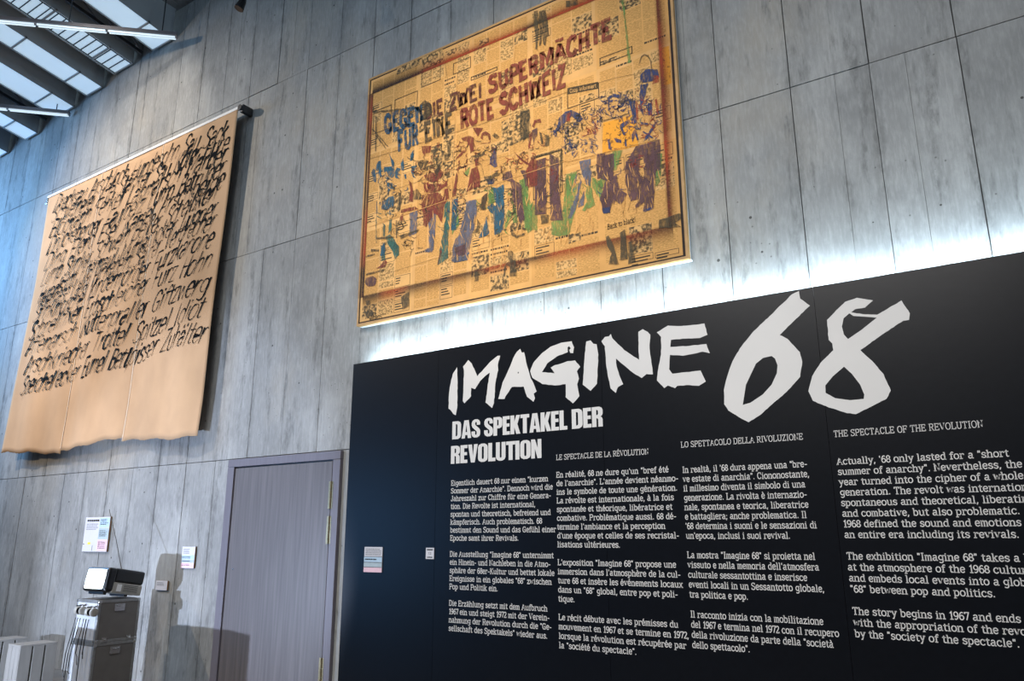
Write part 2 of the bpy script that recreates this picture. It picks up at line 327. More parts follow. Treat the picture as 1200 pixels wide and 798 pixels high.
g('h', 10.6, Ln(2.2, 14, 2.2, 0), C(2.2, 6.6, 3.8, 9, 6, 9.8, 7.8, 8.6, 8.2, 6.4, 8.2, 0), S(.6, 14, 2.2, 14), sf(2.2, 0), sf(8.2, 0))
g('i', 5.8, Ln(2.9, 9.7, 2.9, 0), S(1, 9.7, 2.9, 9.7), sf(2.9, 0), Ln(2.9, 13.6, 2.9, 12.4))
g('j', 6, C(3.6, 9.7, 3.6, -1, 3, -3.4, 1, -4), S(1.6, 9.7, 3.6, 9.7), Ln(3.6, 13.6, 3.6, 12.4))
g('k', 10.2, Ln(2.2, 14, 2.2, 0), S(.6, 14, 2.2, 14), sf(2.2, 0), Ln(7.6, 9.7, 2.3, 4.2), Ln(4.2, 6, 8, 0), sf(8, 0, 1.6), sf(7.4, 9.7, 1.6))
g('l', 5.8, Ln(2.9, 14, 2.9, 0), S(1, 14, 2.9, 14), sf(2.9, 0))
g('m', 12.8, Ln(2, 9.7, 2, 0), S(.5, 9.7, 2, 9.7), sf(2, 0, 1.3), C(2, 7, 3.2, 9.3, 4.6, 9.7, 6, 8.6, 6.3, 6, 6.3, 0), sf(6.3, 0, 1.1), C(6.3, 7, 7.6, 9.3, 9, 9.7, 10.4, 8.6, 10.7, 6, 10.7, 0), sf(10.7, 0, 1.3))
g('n', 10.6, Ln(2.2, 9.7, 2.2, 0), C(2.2, 6.6, 3.8, 9, 6, 9.8, 7.8, 8.6, 8.2, 6.4, 8.2, 0), S(.6, 9.7, 2.2, 9.7), sf(2.2, 0), sf(8.2, 0))
g('o', 9.6, C(4.8, 10, 2.6, 9.2, 1.3, 6.6, 1.3, 3.4, 2.6, .8, 4.8, 0, 7, .8, 8.3, 3.4, 8.3, 6.6, 7, 9.2, 4.8, 10))
g('p', 10, Ln(2, 9.7, 2, -4), C(2, 7, 3.8, 9.5, 6.4, 9.5, 8.2, 7, 8.2, 3, 6.4, .4, 3.8, .4, 2, 2.8), S(.3, 9.7, 2, 9.7), sf(2, -4))
g('q', 10, Ln(8, 9.7, 8, -4), C(8, 7, 6.2, 9.5, 3.6, 9.5, 1.8, 7, 1.8, 3, 3.6, .4, 6.2, .4, 8, 2.8), sf(8, -4))
g('r', 8.4, Ln(2.6, 9.7, 2.6, 0), C(2.6, 6, 4, 8.8, 5.8, 9.8, 7.6, 9), S(.8, 9.7, 2.6, 9.7), sf(2.6, 0, 2.2), S(7.4, 9.2, 7.4, 7.4))
g('s', 8.6, C(7, 8.2, 5.6, 9.9, 3.4, 9.9, 1.8, 8.4, 2.2, 6.3, 4.4, 5.2, 6.6, 4.2, 7.3, 2.2, 6, .4, 3.6, 0, 1.6, 1.6), S(7.1, 9.8, 7.1, 7.6), S(1.5, .2, 1.5, 2.4))
g('t', 7, C(3.2, 13, 3.2, 3, 3.6, .8, 5, 0, 6.6, 1), Ln(.8, 9.7, 6.2, 9.7))
g('u', 10.6, C(2.2, 9.7, 2.2, 3.4, 2.8, 1, 4.6, 0, 6.6, .8, 8.2, 3), Ln(8.2, 9.7, 8.2, 0), S(.5, 9.7, 2.2, 9.7), S(6.6, 9.7, 8.2, 9.7), S(8.2, .2, 9.9, .2))
g('v', 9.6, Ln(1.6, 9.7, 4.8, 0, 8, 9.7), sf(1.6, 9.7, 1.5), sf(8, 9.7, 1.5))
g('w', 11.8, Ln(1.2, 9.7, 3.5, 0, 5.9, 9, 8.3, 0, 10.6, 9.7), sf(1.3, 9.7, 1.3), sf(10.5, 9.7, 1.3))
g('x', 9.6, Ln(1.8, 9.7, 8, 0), Ln(7.8, 9.7, 1.6, 0), sf(1.8, 9.7, 1.4), sf(7.8, 9.7, 1.4), sf(1.6, 0, 1.4), sf(8, 0, 1.4))
g('y', 9.6, Ln(1.6, 9.7, 5, 1), Ln(8, 9.7, 3.6, -4, 1.8, -4), sf(1.6, 9.7, 1.5), sf(8, 9.7, 1.5))
g('z', 9, Ln(1.6, 7.8, 1.6, 9.7, 7.4, 9.7, 1.4, 0, 7.6, 0, 7.6, 2))
g('ß', 10, C(2.2, 0, 2.2, 11, 3.4, 13.6, 5.6, 14, 7.2, 12.4, 6.8, 10, 5, 8, 7.6, 5.6, 8, 2.6, 6.4, .4, 4.4, .4), sf(2, 0, 1.5))
g('A', 12, Ln(1.6, 0, 6, 14, 10.4, 0), Ln(3.2, 5, 8.8, 5), sf(1.6, 0, 1.6), sf(10.4, 0, 1.6))
g('B', 11, Ln(2.2, 0, 2.2, 14), C(2.2, 14, 6.4, 14, 8.4, 12.8, 8.4, 9, 6.6, 7.5, 2.2, 7.4), C(2.2, 7.4, 7, 7.4, 9.2, 5.8, 9.2, 1.6, 7, 0, 2.2, 0), S(.6, 14, 2.2, 14), S(.6, 0, 2.2, 0))
g('C', 11, C(9, 10.4, 8, 13, 5.8, 14, 3.2, 12.8, 1.6, 9.4, 1.6, 4.6, 3.2, 1.2, 5.8, 0, 8, 1, 9.4, 3.4), S(9.1, 14, 9.1, 10))
g('D', 11.6, Ln(2.2, 0, 2.2, 14), C(2.2, 14, 6.2, 14, 8.8, 12, 9.8, 8.6, 9.8, 5.4, 8.8, 2, 6.2, 0, 2.2, 0), S(.6, 14, 2.2, 14), S(.6, 0, 2.2, 0))
g('E', 10.6, Ln(9, 14, 2.2, 14, 2.2, 0, 9.2, 0), Ln(2.2, 7.2, 7, 7.2), S(.6, 14, 2.2, 14), S(.6, 0, 2.2, 0), S(9, 14, 9, 11.4), S(9.2, 0, 9.2, 2.8), S(7, 8.8, 7, 5.6))
g('F', 10.2, Ln(9, 14, 2.2, 14, 2.2, 0), Ln(2.2, 7.2, 7, 7.2), S(.6, 14, 2.2, 14), sf(2.2, 0), S(9, 14, 9, 11.4), S(7, 8.8, 7, 5.6))
g('G', 11.6, C(9, 10.4, 8, 13, 5.8, 14, 3.2, 12.8, 1.6, 9.4, 1.6, 4.6, 3.2, 1.2, 5.8, 0, 8, .8, 9.4, 3), Ln(6, 6, 9.4, 6, 9.4, 0), S(9.1, 14, 9.1, 10))
g('H', 12, Ln(2.4, 0, 2.4, 14), Ln(9.6, 0, 9.6, 14), Ln(2.4, 7.2, 9.6, 7.2), sf(2.4, 0, 1.7), sf(2.4, 14, 1.7), sf(9.6, 0, 1.7), sf(9.6, 14, 1.7))
g('I', 6.4, Ln(3.2, 0, 3.2, 14), sf(3.2, 0), sf(3.2, 14))
g('J', 9.4, C(6.4, 14, 6.4, 3, 5.2, .4, 3, 0, 1.4, 1.4, 1.4, 3.6), sf(6.4, 14))
g('K', 11.6, Ln(2.4, 0, 2.4, 14), Ln(9.4, 14, 2.6, 6), Ln(4.8, 8.4, 9.6, 0), sf(2.4, 0, 1.6), sf(2.4, 14, 1.6), sf(9.4, 14, 1.5), sf(9.6, 0, 1.5))
g('L', 10.4, Ln(2.4, 14, 2.4, 0, 9.4, 0), sf(2.4, 14), S(.7, 0, 2.4, 0), S(9.4, 0, 9.4, 3.4))
g('M', 14, Ln(2.4, 0, 2.4, 14, 7, 4, 11.6, 14, 11.6, 0), sf(2.4, 0, 1.6), sf(11.6, 0, 1.6), S(.8, 14, 2.4, 14), S(11.6, 14, 13.2, 14))
g('N', 12, Ln(2.4, 0, 2.4, 14, 9.6, 0, 9.6, 14), sf(2.4, 0, 1.6), sf(9.6, 14, 1.6), S(.8, 14, 2.4, 14))
g('O', 11.8, C(5.9, 14, 3.2, 12.9, 1.6, 9.4, 1.6, 4.6, 3.2, 1.1, 5.9, 0, 8.6, 1.1, 10.2, 4.6, 10.2, 9.4, 8.6, 12.9, 5.9, 14))
g('P', 10.8, Ln(2.4, 0, 2.4, 14), C(2.4, 14, 6.6, 14, 9, 12.6, 9, 8.4, 6.6, 6.8, 2.4, 6.8), S(.8, 14, 2.4, 14), sf(2.4, 0))
g('R', 11.4, Ln(2.4, 0, 2.4, 14), C(2.4, 14, 6.6, 14, 8.8, 12.8, 8.8, 8.8, 6.6, 7.2, 2.4, 7.2), Ln(5.8, 7.2, 9.4, 0), S(.8, 14, 2.4, 14), sf(2.4, 0, 1.7), S(9.4, 0, 10.8, 0))
g('S', 10.4, C(8.4, 11.6, 7, 13.7, 4.4, 13.9, 2, 12.2, 1.9, 9.4, 4.2, 7.7, 7, 6.4, 8.8, 4.6, 8.4, 1.6, 6, 0, 3.2, .2, 1.6, 2.4), S(8.6, 14, 8.6, 11), S(1.5, 0, 1.5, 3.2))
g('T', 11, Ln(1.4, 14, 9.6, 14), Ln(5.5, 14, 5.5, 0), sf(5.5, 0), S(1.4, 14, 1.4, 11.2), S(9.6, 14, 9.6, 11.2))
g('U', 12, C(2.4, 14, 2.4, 4, 3.6, 1, 6, 0, 8.4, 1, 9.6, 4, 9.6, 14), sf(2.4, 14, 1.7), sf(9.6, 14, 1.7))
g('V', 11.6, Ln(1.6, 14, 5.8, 0, 10, 14), sf(1.8, 14, 1.6), sf(9.8, 14, 1.6))
g('W', 15, Ln(1.6, 14, 4.4, 0, 7.5, 12, 10.6, 0, 13.4, 14), sf(1.8, 14, 1.6), sf(13.2, 14, 1.6))
g('Z', 10.4, Ln(1.8, 14, 8.6, 14, 1.6, 0, 8.8, 0), S(1.8, 14, 1.8, 11), S(8.8, 0, 8.8, 3))
g('0', 8.6, C(4.8, 13.6, 2.4, 12, 1.5, 7, 2.4, 1.8, 4.8, 0, 7.2, 1.8, 8.1, 7, 7.2, 12, 4.8, 13.6))
g('1', 7, Ln(2, 11.4, 4.4, 13.8, 4.4, 0), sf(4.4, 0, 2.4))
g('2', 8.4, C(1.8, 10.6, 2.6, 13, 4.8, 13.8, 7, 12.6, 7.6, 10, 6, 6.6, 1.6, 0), Ln(1.6, 0, 8, 0), S(8, 0, 8, 2))
g('6', 8.6, C(7.4, 12.4, 5.6, 13.8, 3.2, 12, 1.6, 7.6, 1.7, 3.4, 3.4, .2, 6, .2, 7.8, 2.6, 7.8, 5.6, 6, 8, 3.6, 7.8, 1.8, 5))
g('7', 7.8, Ln(1.6, 11.4, 1.6, 13.8, 7.8, 13.8, 4, 0))
g('8', 8.6, C(4.7, 7.2, 2.4, 8.6, 2, 11.6, 4.7, 13.8, 7.4, 11.6, 7, 8.6, 4.7, 7.2, 2, 5.4, 1.5, 2.4, 4.7, 0, 7.9, 2.4, 7.4, 5.4, 4.7, 7.2))
g('9', 8.6, C(2, 1.4, 3.8, 0, 6.2, 1.8, 7.8, 6.2, 7.7, 10.4, 6, 13.6, 3.4, 13.6, 1.6, 11.2, 1.6, 8.2, 3.4, 5.8, 5.8, 6, 7.6, 8.8))
g('.', 4.6, Ln(2.2, 1.5, 2.2, -.1)); g(',', 4.6, Ln(2.6, 1.4, 1.4, -2.6)); g("'", 4, Ln(2, 14, 2, 10.4))
g('"', 6.6, Ln(2.2, 14, 2.2, 10.4), Ln(4.6, 14, 4.6, 10.4)); g('-', 7.4, Ln(1.4, 5, 6, 5)); g(';', 4.6, Ln(2.4, 8.4, 2.4, 6.8), Ln(2.6, 1.4, 1.4, -2.6))
g('!', 5, Ln(2.5, 14, 2.5, 4.4), Ln(2.5, 1.5, 2.5, 0))
MARK = {'ä': ('a', 'u'), 'ö': ('o', 'u'), 'ü': ('u', 'u'), 'é': ('e', 'e'), 'è': ('e', 'g'), 'à': ('a', 'g'), 'Ä': ('A', 'u'), 'Ö': ('O', 'u'), 'Ü': ('U', 'u'), 'É': ('E', 'e')}
for k, (bs, mk) in MARK.items():
    adv, st = G[bs]; y = 12 if bs.islower() else 16; c = adv/2-.2
    ex = {'u': [Ln(c-2, y, c-2, y+1.6), Ln(c+2, y, c+2, y+1.6)], 'e': [Ln(c-.8, y, c+1.4, y+2.6)], 'g': [Ln(c+.8, y, c-1.4, y+2.6)]}[mk]
    G[k] = (adv, tuple(st)+tuple(ex))
def crom(p, n=3):
    out = []
    for i in range(len(p)-1):
        a, b_, c, d = p[max(i-1, 0)], p[i], p[i+1], p[min(i+2, len(p)-1)]
        for j in range(n):
            t = j/n
            out.append(tuple(.5*((2*b_[k])+(c[k]-a[k])*t+(2*a[k]-5*b_[k]+4*c[k]-d[k])*t*t+(3*b_[k]-a[k]-3*c[k]+d[k])*t**3) for k in (0, 1)))
    out.append(p[-1]); return out
def ribbon(pts, ws):
    """outline of a stroke with mitred joints: list of (left, right) pairs"""
    n = len(pts); L_ = []
    for i in range(n):
        a = pts[max(i-1, 0)]; c = pts[min(i+1, n-1)]; p = pts[i]
        def nrm(u, v):
            dx, dy = v[0]-u[0], v[1]-u[1]; l = math.hypot(dx, dy) or 1; return (-dy/l, dx/l)
        n1 = nrm(a, p) if i > 0 else nrm(p, c); n2 = nrm(p, c) if i < n-1 else n1
        mx, my = n1[0]+n2[0], n1[1]+n2[1]; l2 = mx*mx+my*my
        if l2 < .5: mx, my, l2 = n1[0]*1.4, n1[1]*1.4, 2.0
        k = ws[i]/l2; L_.append(((p[0]+mx*k, p[1]+my*k), (p[0]-mx*k, p[1]-my*k)))
    return L_
def word_strokes(text, serif=True, tight=1.0):
    x = 0
    for ch in text:
        adv, st = G.get(ch, G[' '])
        for kind, pts in st:
            if kind == 'S' and not serif: continue
            q = crom(pts, 4 if len(pts) > 2 else 2) if kind == 'C' else pts
            yield ch, x, q, kind
        x += adv*tight
def text_width(t, tight=1.0): return sum(G.get(c, G[' '])[0]*tight for c in t)
def write(mb, text, fn, wt=1.7, serif=True, tight=1.0, ext=.0, jit=None):
    """draw a line; fn maps glyph units (x, y) to 3-D"""
    for ch, x, q, kind in word_strokes(text, serif, tight):
        pts = [(x+a, b_) for a, b_ in q]
        if ext and kind != 'C':
            (x0, y0), (x1, y1) = pts[0], pts[1]; l = math.hypot(x1-x0, y1-y0) or 1; pts[0] = (x0-(x1-x0)/l*ext, y0-(y1-y0)/l*ext)
            (x0, y0), (x1, y1) = pts[-1], pts[-2]; l = math.hypot(x1-x0, y1-y0) or 1; pts[-1] = (x0-(x1-x0)/l*ext, y0-(y1-y0)/l*ext)
        ws = [wt]*len(pts)
        if jit: pts, ws = jit(pts, ws)
        rb = ribbon(pts, ws)
        for (a, b_), (c, d) in zip(rb, rb[1:]): mb.face([fn(*a), fn(*b_), fn(*d), fn(*c)])
# ---------------------------------------------------------------- black text panel
PYF = -.15; PT = 3.218
pn = empty('text_panel', (-1.6, -.13, 0), 'large black exhibition text panel with white lettering headed IMAGINE 68, standing before the wall', 'panel'); PO = Vector(pn.location)
seams = [-5.357, -4.288, -2.662, -1.05, .565, 2.18]
for a, c in zip(seams, seams[1:]):
    q = MB(); q.box(a+.0012-PO.x, c-.0012-PO.x, PYF-PO.y, PYF+.03-PO.y, 0, PT); q.build('panel_board', M['panel'], pn)
for x in (-5.3, -4.29, -2.66, -1.05, .56, 2.13):
    q = MB(); q.box(x-.025-PO.x, x+.025-PO.x, PYF+.03-PO.y, -.006-PO.y, 0, 2.7); q.build('support_batten', M['edge_wood'], pn)
q = MB(); q.box(-5.22-PO.x, 2.15-PO.x, PYF+.03-PO.y, PYF+.042-PO.y, PT-.045, PT-.012); q.build('light_strip', M['led'], pn)
for k in range(4):
    x = -5.22+1.84*(k+.5); l = bpy.data.lights.new('panel_top_light', 'AREA'); l.shape = 'RECTANGLE'; l.size = 1.84; l.size_y = .02; l.energy = 25; l.color = (.66, .85, 1)
    o = bpy.data.objects.new('panel_top_light', l); COL.objects.link(o); o.location = (x-PO.x, PYF+.05-PO.y, PT-.02); o.parent = pn
    o.rotation_euler = Vector((0, .55, 1)).to_track_quat('-Z', 'Y').to_euler()
LY = PYF-.0012
def pl(px, py): return W(px, py, LY)-PO
def crop(ox, oy, s, fn=pl): return lambda x, y: fn(ox+x/s, oy+y/s)
def rough(loop, amp, rr, step=14):
    """adds small torn brush irregularities along the outline"""
    out = []
    for i, p in enumerate(loop):
        q = loop[(i+1) % len(loop)]; l = math.hypot(q[0]-p[0], q[1]-p[1]); n = max(1, int(l/step)); out.append(p)
        for k in range(1, n):
            t = k/n; out.append((p[0]+(q[0]-p[0])*t+rr.uniform(-amp, amp), p[1]+(q[1]-p[1])*t+rr.uniform(-amp, amp)))
    return out
BIG = [
 (520, 400, 8.867, [[(138, 268), (143, 400), (140, 690), (125, 768), (100, 755), (70, 712), (50, 700), (52, 580), (62, 480), (78, 400), (92, 345)]]),
 (520, 400, 8.867, [[(255, 193), (292, 232), (350, 362), (480, 215), (560, 150), (586, 148), (562, 245), (566, 300), (538, 430), (522, 640), (502, 692), (434, 635), (455, 480), (478, 325), (440, 352), (380, 410), (325, 497), (285, 482), (284, 570), (215, 645), (198, 620), (204, 480), (210, 300), (200, 262)]]),
 (520, 400, 8.867, [[(795, 78), (812, 118), (835, 112), (850, 180), (868, 262), (905, 385), (935, 440), (965, 520), (935, 545), (948, 590), (932, 628), (865, 575), (830, 470), (708, 474), (640, 575), (632, 598), (566, 598), (610, 430), (665, 315), (722, 175), (760, 108)], [(770, 318), (780, 318), (778, 334), (768, 330)]]),
 (610, 380, 7.983, [[(478, 158), (500, 215), (492, 270), (465, 268), (455, 240), (470, 225), (455, 205), (440, 215), (442, 262), (340, 300), (250, 365), (200, 448), (318, 458), (282, 405), (320, 382), (400, 360), (440, 345), (510, 338), (558, 398), (528, 440), (546, 510), (530, 560), (550, 672), (490, 740), (422, 682), (422, 560), (320, 572), (205, 560), (110, 500), (90, 440), (120, 360), (200, 270), (280, 210), (380, 172)]]),
 (610, 380, 7.983, [[(615, 162), (655, 150), (680, 182), (712, 186), (728, 285), (715, 555), (655, 622), (582, 565), (592, 400), (600, 300)]]),
 (700, 370, 7.979, [[(38, 238), (70, 198), (108, 192), (126, 170), (140, 210), (250, 320), (390, 412), (385, 280), (384, 150), (425, 125), (470, 150), (495, 178), (488, 300), (520, 548), (460, 545), (415, 582), (330, 530), (175, 400), (180, 470), (215, 580), (242, 640), (192, 668), (174, 722), (125, 680), (98, 560), (80, 420), (70, 285)]]),
 (700, 370, 7.979, [[(556, 155), (660, 92), (780, 96), (920, 84), (1002, 72), (1030, 178), (960, 208), (800, 214), (688, 226), (682, 292), (860, 282), (1020, 264), (1052, 350), (985, 336), (800, 374), (680, 366), (672, 500), (702, 542), (965, 512), (1014, 615), (950, 655), (860, 648), (748, 655), (728, 676), (660, 652), (626, 676), (558, 605), (565, 520), (596, 360), (596, 200)]]),
 (840, 335, 4.833, [[(465, 30), (472, 72), (528, 112), (440, 195), (357, 278), (400, 300), (470, 375), (484, 430), (472, 515), (395, 600), (240, 735), (180, 772), (140, 752), (65, 705), (42, 670), (40, 590), (60, 510), (90, 425), (130, 355), (210, 255), (300, 170), (425, 48)], [(310, 397), (262, 408), (222, 440), (165, 560), (147, 674), (190, 662), (260, 615), (310, 560), (340, 495), (344, 450), (330, 412)]]),
 (940, 340, 5.15, [[(600, 62), (650, 140), (645, 180), (610, 185), (480, 270), (352, 362), (430, 435), (490, 505), (535, 605), (510, 655), (400, 712), (325, 748), (270, 742), (160, 708), (65, 668), (38, 610), (60, 520), (110, 440), (188, 362), (182, 322), (160, 300), (150, 180), (205, 122), (260, 70), (330, 46), (428, 62), (380, 105), (320, 115), (296, 134), (380, 146), (452, 148)], [(285, 140), (250, 170), (240, 220), (252, 268), (277, 295), (360, 238), (450, 166), (380, 160), (310, 156)], [(253, 462), (185, 520), (140, 575), (142, 620), (200, 652), (290, 664), (372, 656), (375, 630), (350, 570), (300, 505)]]),
]
for k, (ox, oy, s, loops) in enumerate(BIG):
    q = MB(); rr = random.Random(k); q.poly([rough(loops[0], 2.2*s/8, rr, 3.2*s)]+loops[1:], crop(ox, oy, s)); q.build('title_letter', M['white'], pn)
# condensed heavy subtitle
HEAVY = {'D': (7.2, [[(0, 0), (4.6, 0), (6.2, 1), (6.8, 2.6), (6.8, 11.4), (6.2, 13), (4.6, 14), (0, 14)], [(2.7, 2.2), (3.7, 2.4), (4, 3.2), (4, 10.8), (3.7, 11.6), (2.7, 11.8)]]),
 'A': (7.6, [[(0, 0), (2.6, 0), (2.9, 2.5), (4.5, 2.5), (4.8, 0), (7.4, 0), (5.4, 14), (2, 14)], [(3.1, 4.8), (4.3, 4.8), (3.7, 10.6)]]),
 'P': (6.7, [[(0, 0), (2.7, 0), (2.7, 5.4), (4.4, 5.4), (5.9, 6.2), (6.4, 7.6), (6.4, 11.8), (5.9, 13.2), (4.4, 14), (0, 14)], [(2.7, 7.5), (3.5, 7.7), (3.7, 8.3), (3.7, 11.2), (3.5, 11.8), (2.7, 12)]]),
 'E': (5.5, [[(0, 0), (5.1, 0), (5.1, 2.5), (2.7, 2.5), (2.7, 6), (4.8, 6), (4.8, 8.4), (2.7, 8.4), (2.7, 11.5), (5, 11.5), (5, 14), (0, 14)]]),
 'K': (7, [[(0, 0), (2.7, 0), (2.7, 5.2), (4.1, 0), (6.9, 0), (4.9, 7.2), (6.7, 14), (4.1, 14), (2.7, 9.2), (2.7, 14), (0, 14)]]),
 'T': (6.2, [[(1.7, 0), (4.4, 0), (4.4, 11.4), (6.1, 11.4), (6.1, 14), (0, 14), (0, 11.4), (1.7, 11.4)]]),
 'L': (5.3, [[(0, 0), (5, 0), (5, 2.6), (2.7, 2.6), (2.7, 14), (0, 14)]]),
 'R': (7, [[(0, 0), (2.7, 0), (2.7, 6), (3.5, 5.8), (3.8, 5), (3.8, 0), (6.5, 0), (6.5, 5), (6.1, 6.4), (5.2, 7), (6.2, 7.8), (6.6, 9), (6.6, 11.6), (6.1, 13.1), (4.6, 14), (0, 14)], [(2.7, 8.1), (3.5, 8.3), (3.8, 9), (3.8, 11), (3.5, 11.7), (2.7, 11.9)]]),
 'V': (7.2, [[(2.2, 0), (4.9, 0), (7, 14), (4.3, 14), (3.6, 5), (2.8, 14), (0, 14)]]),
 'O': (7.2, [[(2.2, 0), (4.6, 0), (6.2, 1), (6.8, 2.6), (6.8, 11.4), (6.2, 13), (4.6, 14), (2.2, 14), (.6, 13), (0, 11.4), (0, 2.6), (.6, 1)], [(3, 2.2), (2.7, 3), (2.7, 11), (3, 11.8), (3.8, 11.8), (4.1, 11), (4.1, 3), (3.8, 2.2)]]),
 'U': (7, [[(2.2, 0), (4.4, 0), (6, 1), (6.6, 2.6), (6.6, 14), (3.9, 14), (3.9, 3), (3.6, 2.2), (3, 2.2), (2.7, 3), (2.7, 14), (0, 14), (0, 2.6), (.6, 1)]]),
 'I': (3.2, [[(0, 0), (2.7, 0), (2.7, 14), (0, 14)]]), 'N': (7, [[(0, 0), (2.4, 0), (2.4, 7), (4.1, 0), (6.6, 0), (6.6, 14), (4.2, 14), (4.2, 7.6), (2.5, 14), (0, 14)]]),
 'S': (6.8, [[(2.2, 0), (4.4, 0), (6, 1), (6.5, 2.6), (6.5, 5), (5.9, 6.6), (3, 9.4), (2.7, 10.2), (2.7, 11.2), (3, 11.9), (3.6, 11.9), (3.9, 11.2), (3.9, 9.6), (6.4, 9.6), (6.4, 11.6), (5.8, 13), (4.3, 14), (2.3, 14), (.7, 13), (.1, 11.4), (.1, 9.4), (.7, 7.8), (3.5, 5), (3.9, 4.2), (3.9, 2.8), (3.6, 2.1), (3, 2.1), (2.7, 2.8), (2.7, 4.8), (0, 4.8), (0, 2.6), (.6, 1)]]), ' ': (2.6, [])}
def heavy(text, x0, x1, z0, z1):
    tot = sum(HEAVY[c][0] for c in text)-.4; k = (x1-x0)/tot; x = 0
    for c in text:
        adv, loops = HEAVY[c]
        if loops: q = MB(); q.poly(loops, lambda a, b_, x=x: Vector((x0+(x+a)*k, LY, z0+b_*(z1-z0)/14))-PO); q.build('subtitle_letter', M['white'], pn)
        x += adv
def zat(px, py): return W(px, py, LY).z
heavy('DAS SPEKTAKEL DER', -4.118, -2.662, zat(530, 515), zat(530, 494.2))
heavy('REVOLUTION', -4.128, -3.215, zat(530, 543.5), zat(530, 522.7))
def tline(mb, s, x0, z0, sx, sz, wt=1.85):
    write(mb, s, lambda a, b_: Vector((x0+a*sx, LY, z0+b_*sz))-PO, wt, True, 1.0, .35)
COLS = [(-4.122, -3.156, 2.022, .0646, ['Eigentlich dauert 68 nur einen "kurzen', 'Sommer der Anarchie". Dennoch wird die', 'Jahreszahl zur Chiffre für eine Genera-', 'tion. Die Revolte ist international,', 'spontan und theoretisch, befreiend und', 'kämpferisch. Auch problematisch. 68', 'bestimmt den Sound und das Gefühl einer', 'Epoche samt ihrer Revivals.', '', 'Die Ausstellung "Imagine 68" unternimmt', 'ein Hinein- und Nachleben in die Atmo-', 'sphäre der 68er-Kultur und bettet lokale', 'Ereignisse in ein globales "68" zwischen', 'Pop und Politik ein.', '', 'Die Erzählung setzt mit dem Aufbruch', '1967 ein und steigt 1972 mit der Verein-', 'nahmung der Revolution durch die "Ge-', 'sellschaft des Spektakels" wieder aus.']),
 (-3.083, -2.150, 2.046, .0655, ['En réalité, 68 ne dure qu\'un "bref été', 'de l\'anarchie". L\'année devient néanmo-', 'ins le symbole de toute une génération.', 'La révolte est internationale, à la fois', 'spontanée et théorique, libératrice et', 'combative. Problématique aussi. 68 dé-', 'termine l\'ambiance et la perception', 'd\'une époque et celles de ses recristal-', 'lisations ultérieures.', '', 'L\'exposition "Imagine 68" propose une', 'immersion dans l\'atmosphère de la cul-', 'ture 68 et insère les événements locaux', 'dans un "68" global, entre pop et poli-', 'tique.', '', 'Le récit débute avec les prémisses du', 'mouvement en 1967 et se termine en 1972,', 'lorsque la révolution est récupérée par', 'la "société du spectacle".']),
 (-2.048, -1.195, 2.036, .0644, ['In realtà, il \'68 dura appena una "bre-', 've estate di anarchia". Ciononostante,', 'il millesimo diventa il simbolo di una', 'generazione. La rivolta è internazio-', 'nale, spontanea e teorica, liberatrice', 'e battagliera; anche problematica. Il', '\'68 determina i suoni e le sensazioni di', 'un\'epoca, inclusi i suoi revival.', '', 'La mostra "Imagine 68" si proietta nel', 'vissuto e nella memoria dell\'atmosfera', 'culturale sessantottina e inserisce', 'eventi locali in un Sessantotto globale,', 'tra politica e pop.', '', 'Il racconto inizia con la mobilitazione', 'del 1967 e termina nel 1972 con il recupero', 'della rivoluzione da parte della "società', 'dello spettacolo".']),
 (-1.016, -.086, 2.040, .0643, ['Actually, \'68 only lasted for a "short', 'summer of anarchy". Nevertheless, the', 'year turned into the cipher of a whole', 'generation. The revolt was international,', 'spontaneous and theoretical, liberating,', 'and combative, but also problematic.', '1968 defined the sound and emotions of', 'an entire era including its revivals.', '', 'The exhibition "Imagine 68" takes a look', 'at the atmosphere of the 1968 culture', 'and embeds local events into a global', '"68" between pop and politics.', '', 'The story begins in 1967 and ends in 1972', 'with the appropriation of the revolution', 'by the "society of the spectacle".'])]
for x0, x1, zc, pitch, lines in COLS:
    k = (x1-x0)/text_width(lines[0]); q = MB()
    for i, s in enumerate(lines):
        if s: tline(q, s, x0, zc-.015-i*pitch, k, .00288)
        if (not s or i == len(lines)-1) and q.v:
            tag(q.build('text_paragraph', M['white'], pn), kind='stuff'); q = MB()
for s, x0, x1, zc in (('LE SPECTACLE DE LA RÉVOLUTION', -3.081, -2.297, 2.186), ('LO SPETTACOLO DELLA RIVOLUZIONE', -2.049, -1.206, 2.218), ('THE SPECTACLE OF THE REVOLUTION', -1.017, -.189, 2.220)):
    q = MB(); tline(q, s, x0, zc-.019, (x1-x0)/text_width(s), .00275, 1.5); tag(q.build('heading_lettering', M['white'], pn), kind='stuff')
# ---------------------------------------------------------------- small cards and labels
def card(name, x0, x1, z0, z1, yb, th, label, cat, body, blocks, edge=None, group=None):
    t = empty(name, ((x0+x1)/2, yb, z0), label, cat, group); cx_ = (x0+x1)/2; W_, H_ = x1-x0, z1-z0
    q = MB(); q.box(-W_/2, W_/2, -th, 0, 0, H_); q.build('card_board', edge or body, t)
    q = MB(); q.box(-W_/2, W_/2, -th-.001, -th, 0, H_); q.build('card_face', body, t)
    for nm, m_, rects in blocks:
        q = MB()
        for (u0, v0, u1, v1) in rects: q.box(-W_/2+u0*W_, -W_/2+u1*W_, -th-.0022, -th-.001, H_*v0, H_*v1)
        tag(q.build(nm, m_, t), kind='stuff' if len(rects) > 1 else None)
    return t
def typelines(u0, u1, v0, v1, n, seed=1):
    r = random.Random(seed); out = []; h = (v1-v0)/n
    for k in range(n):
        y = v1-(k+.75)*h; e = u0+(u1-u0)*r.uniform(.75, 1); x = u0
        while x < e:
            w_ = r.uniform(.03, .09); out.append((x, y, min(x+w_, e), y+h*.45)); x += w_+.015
    return out
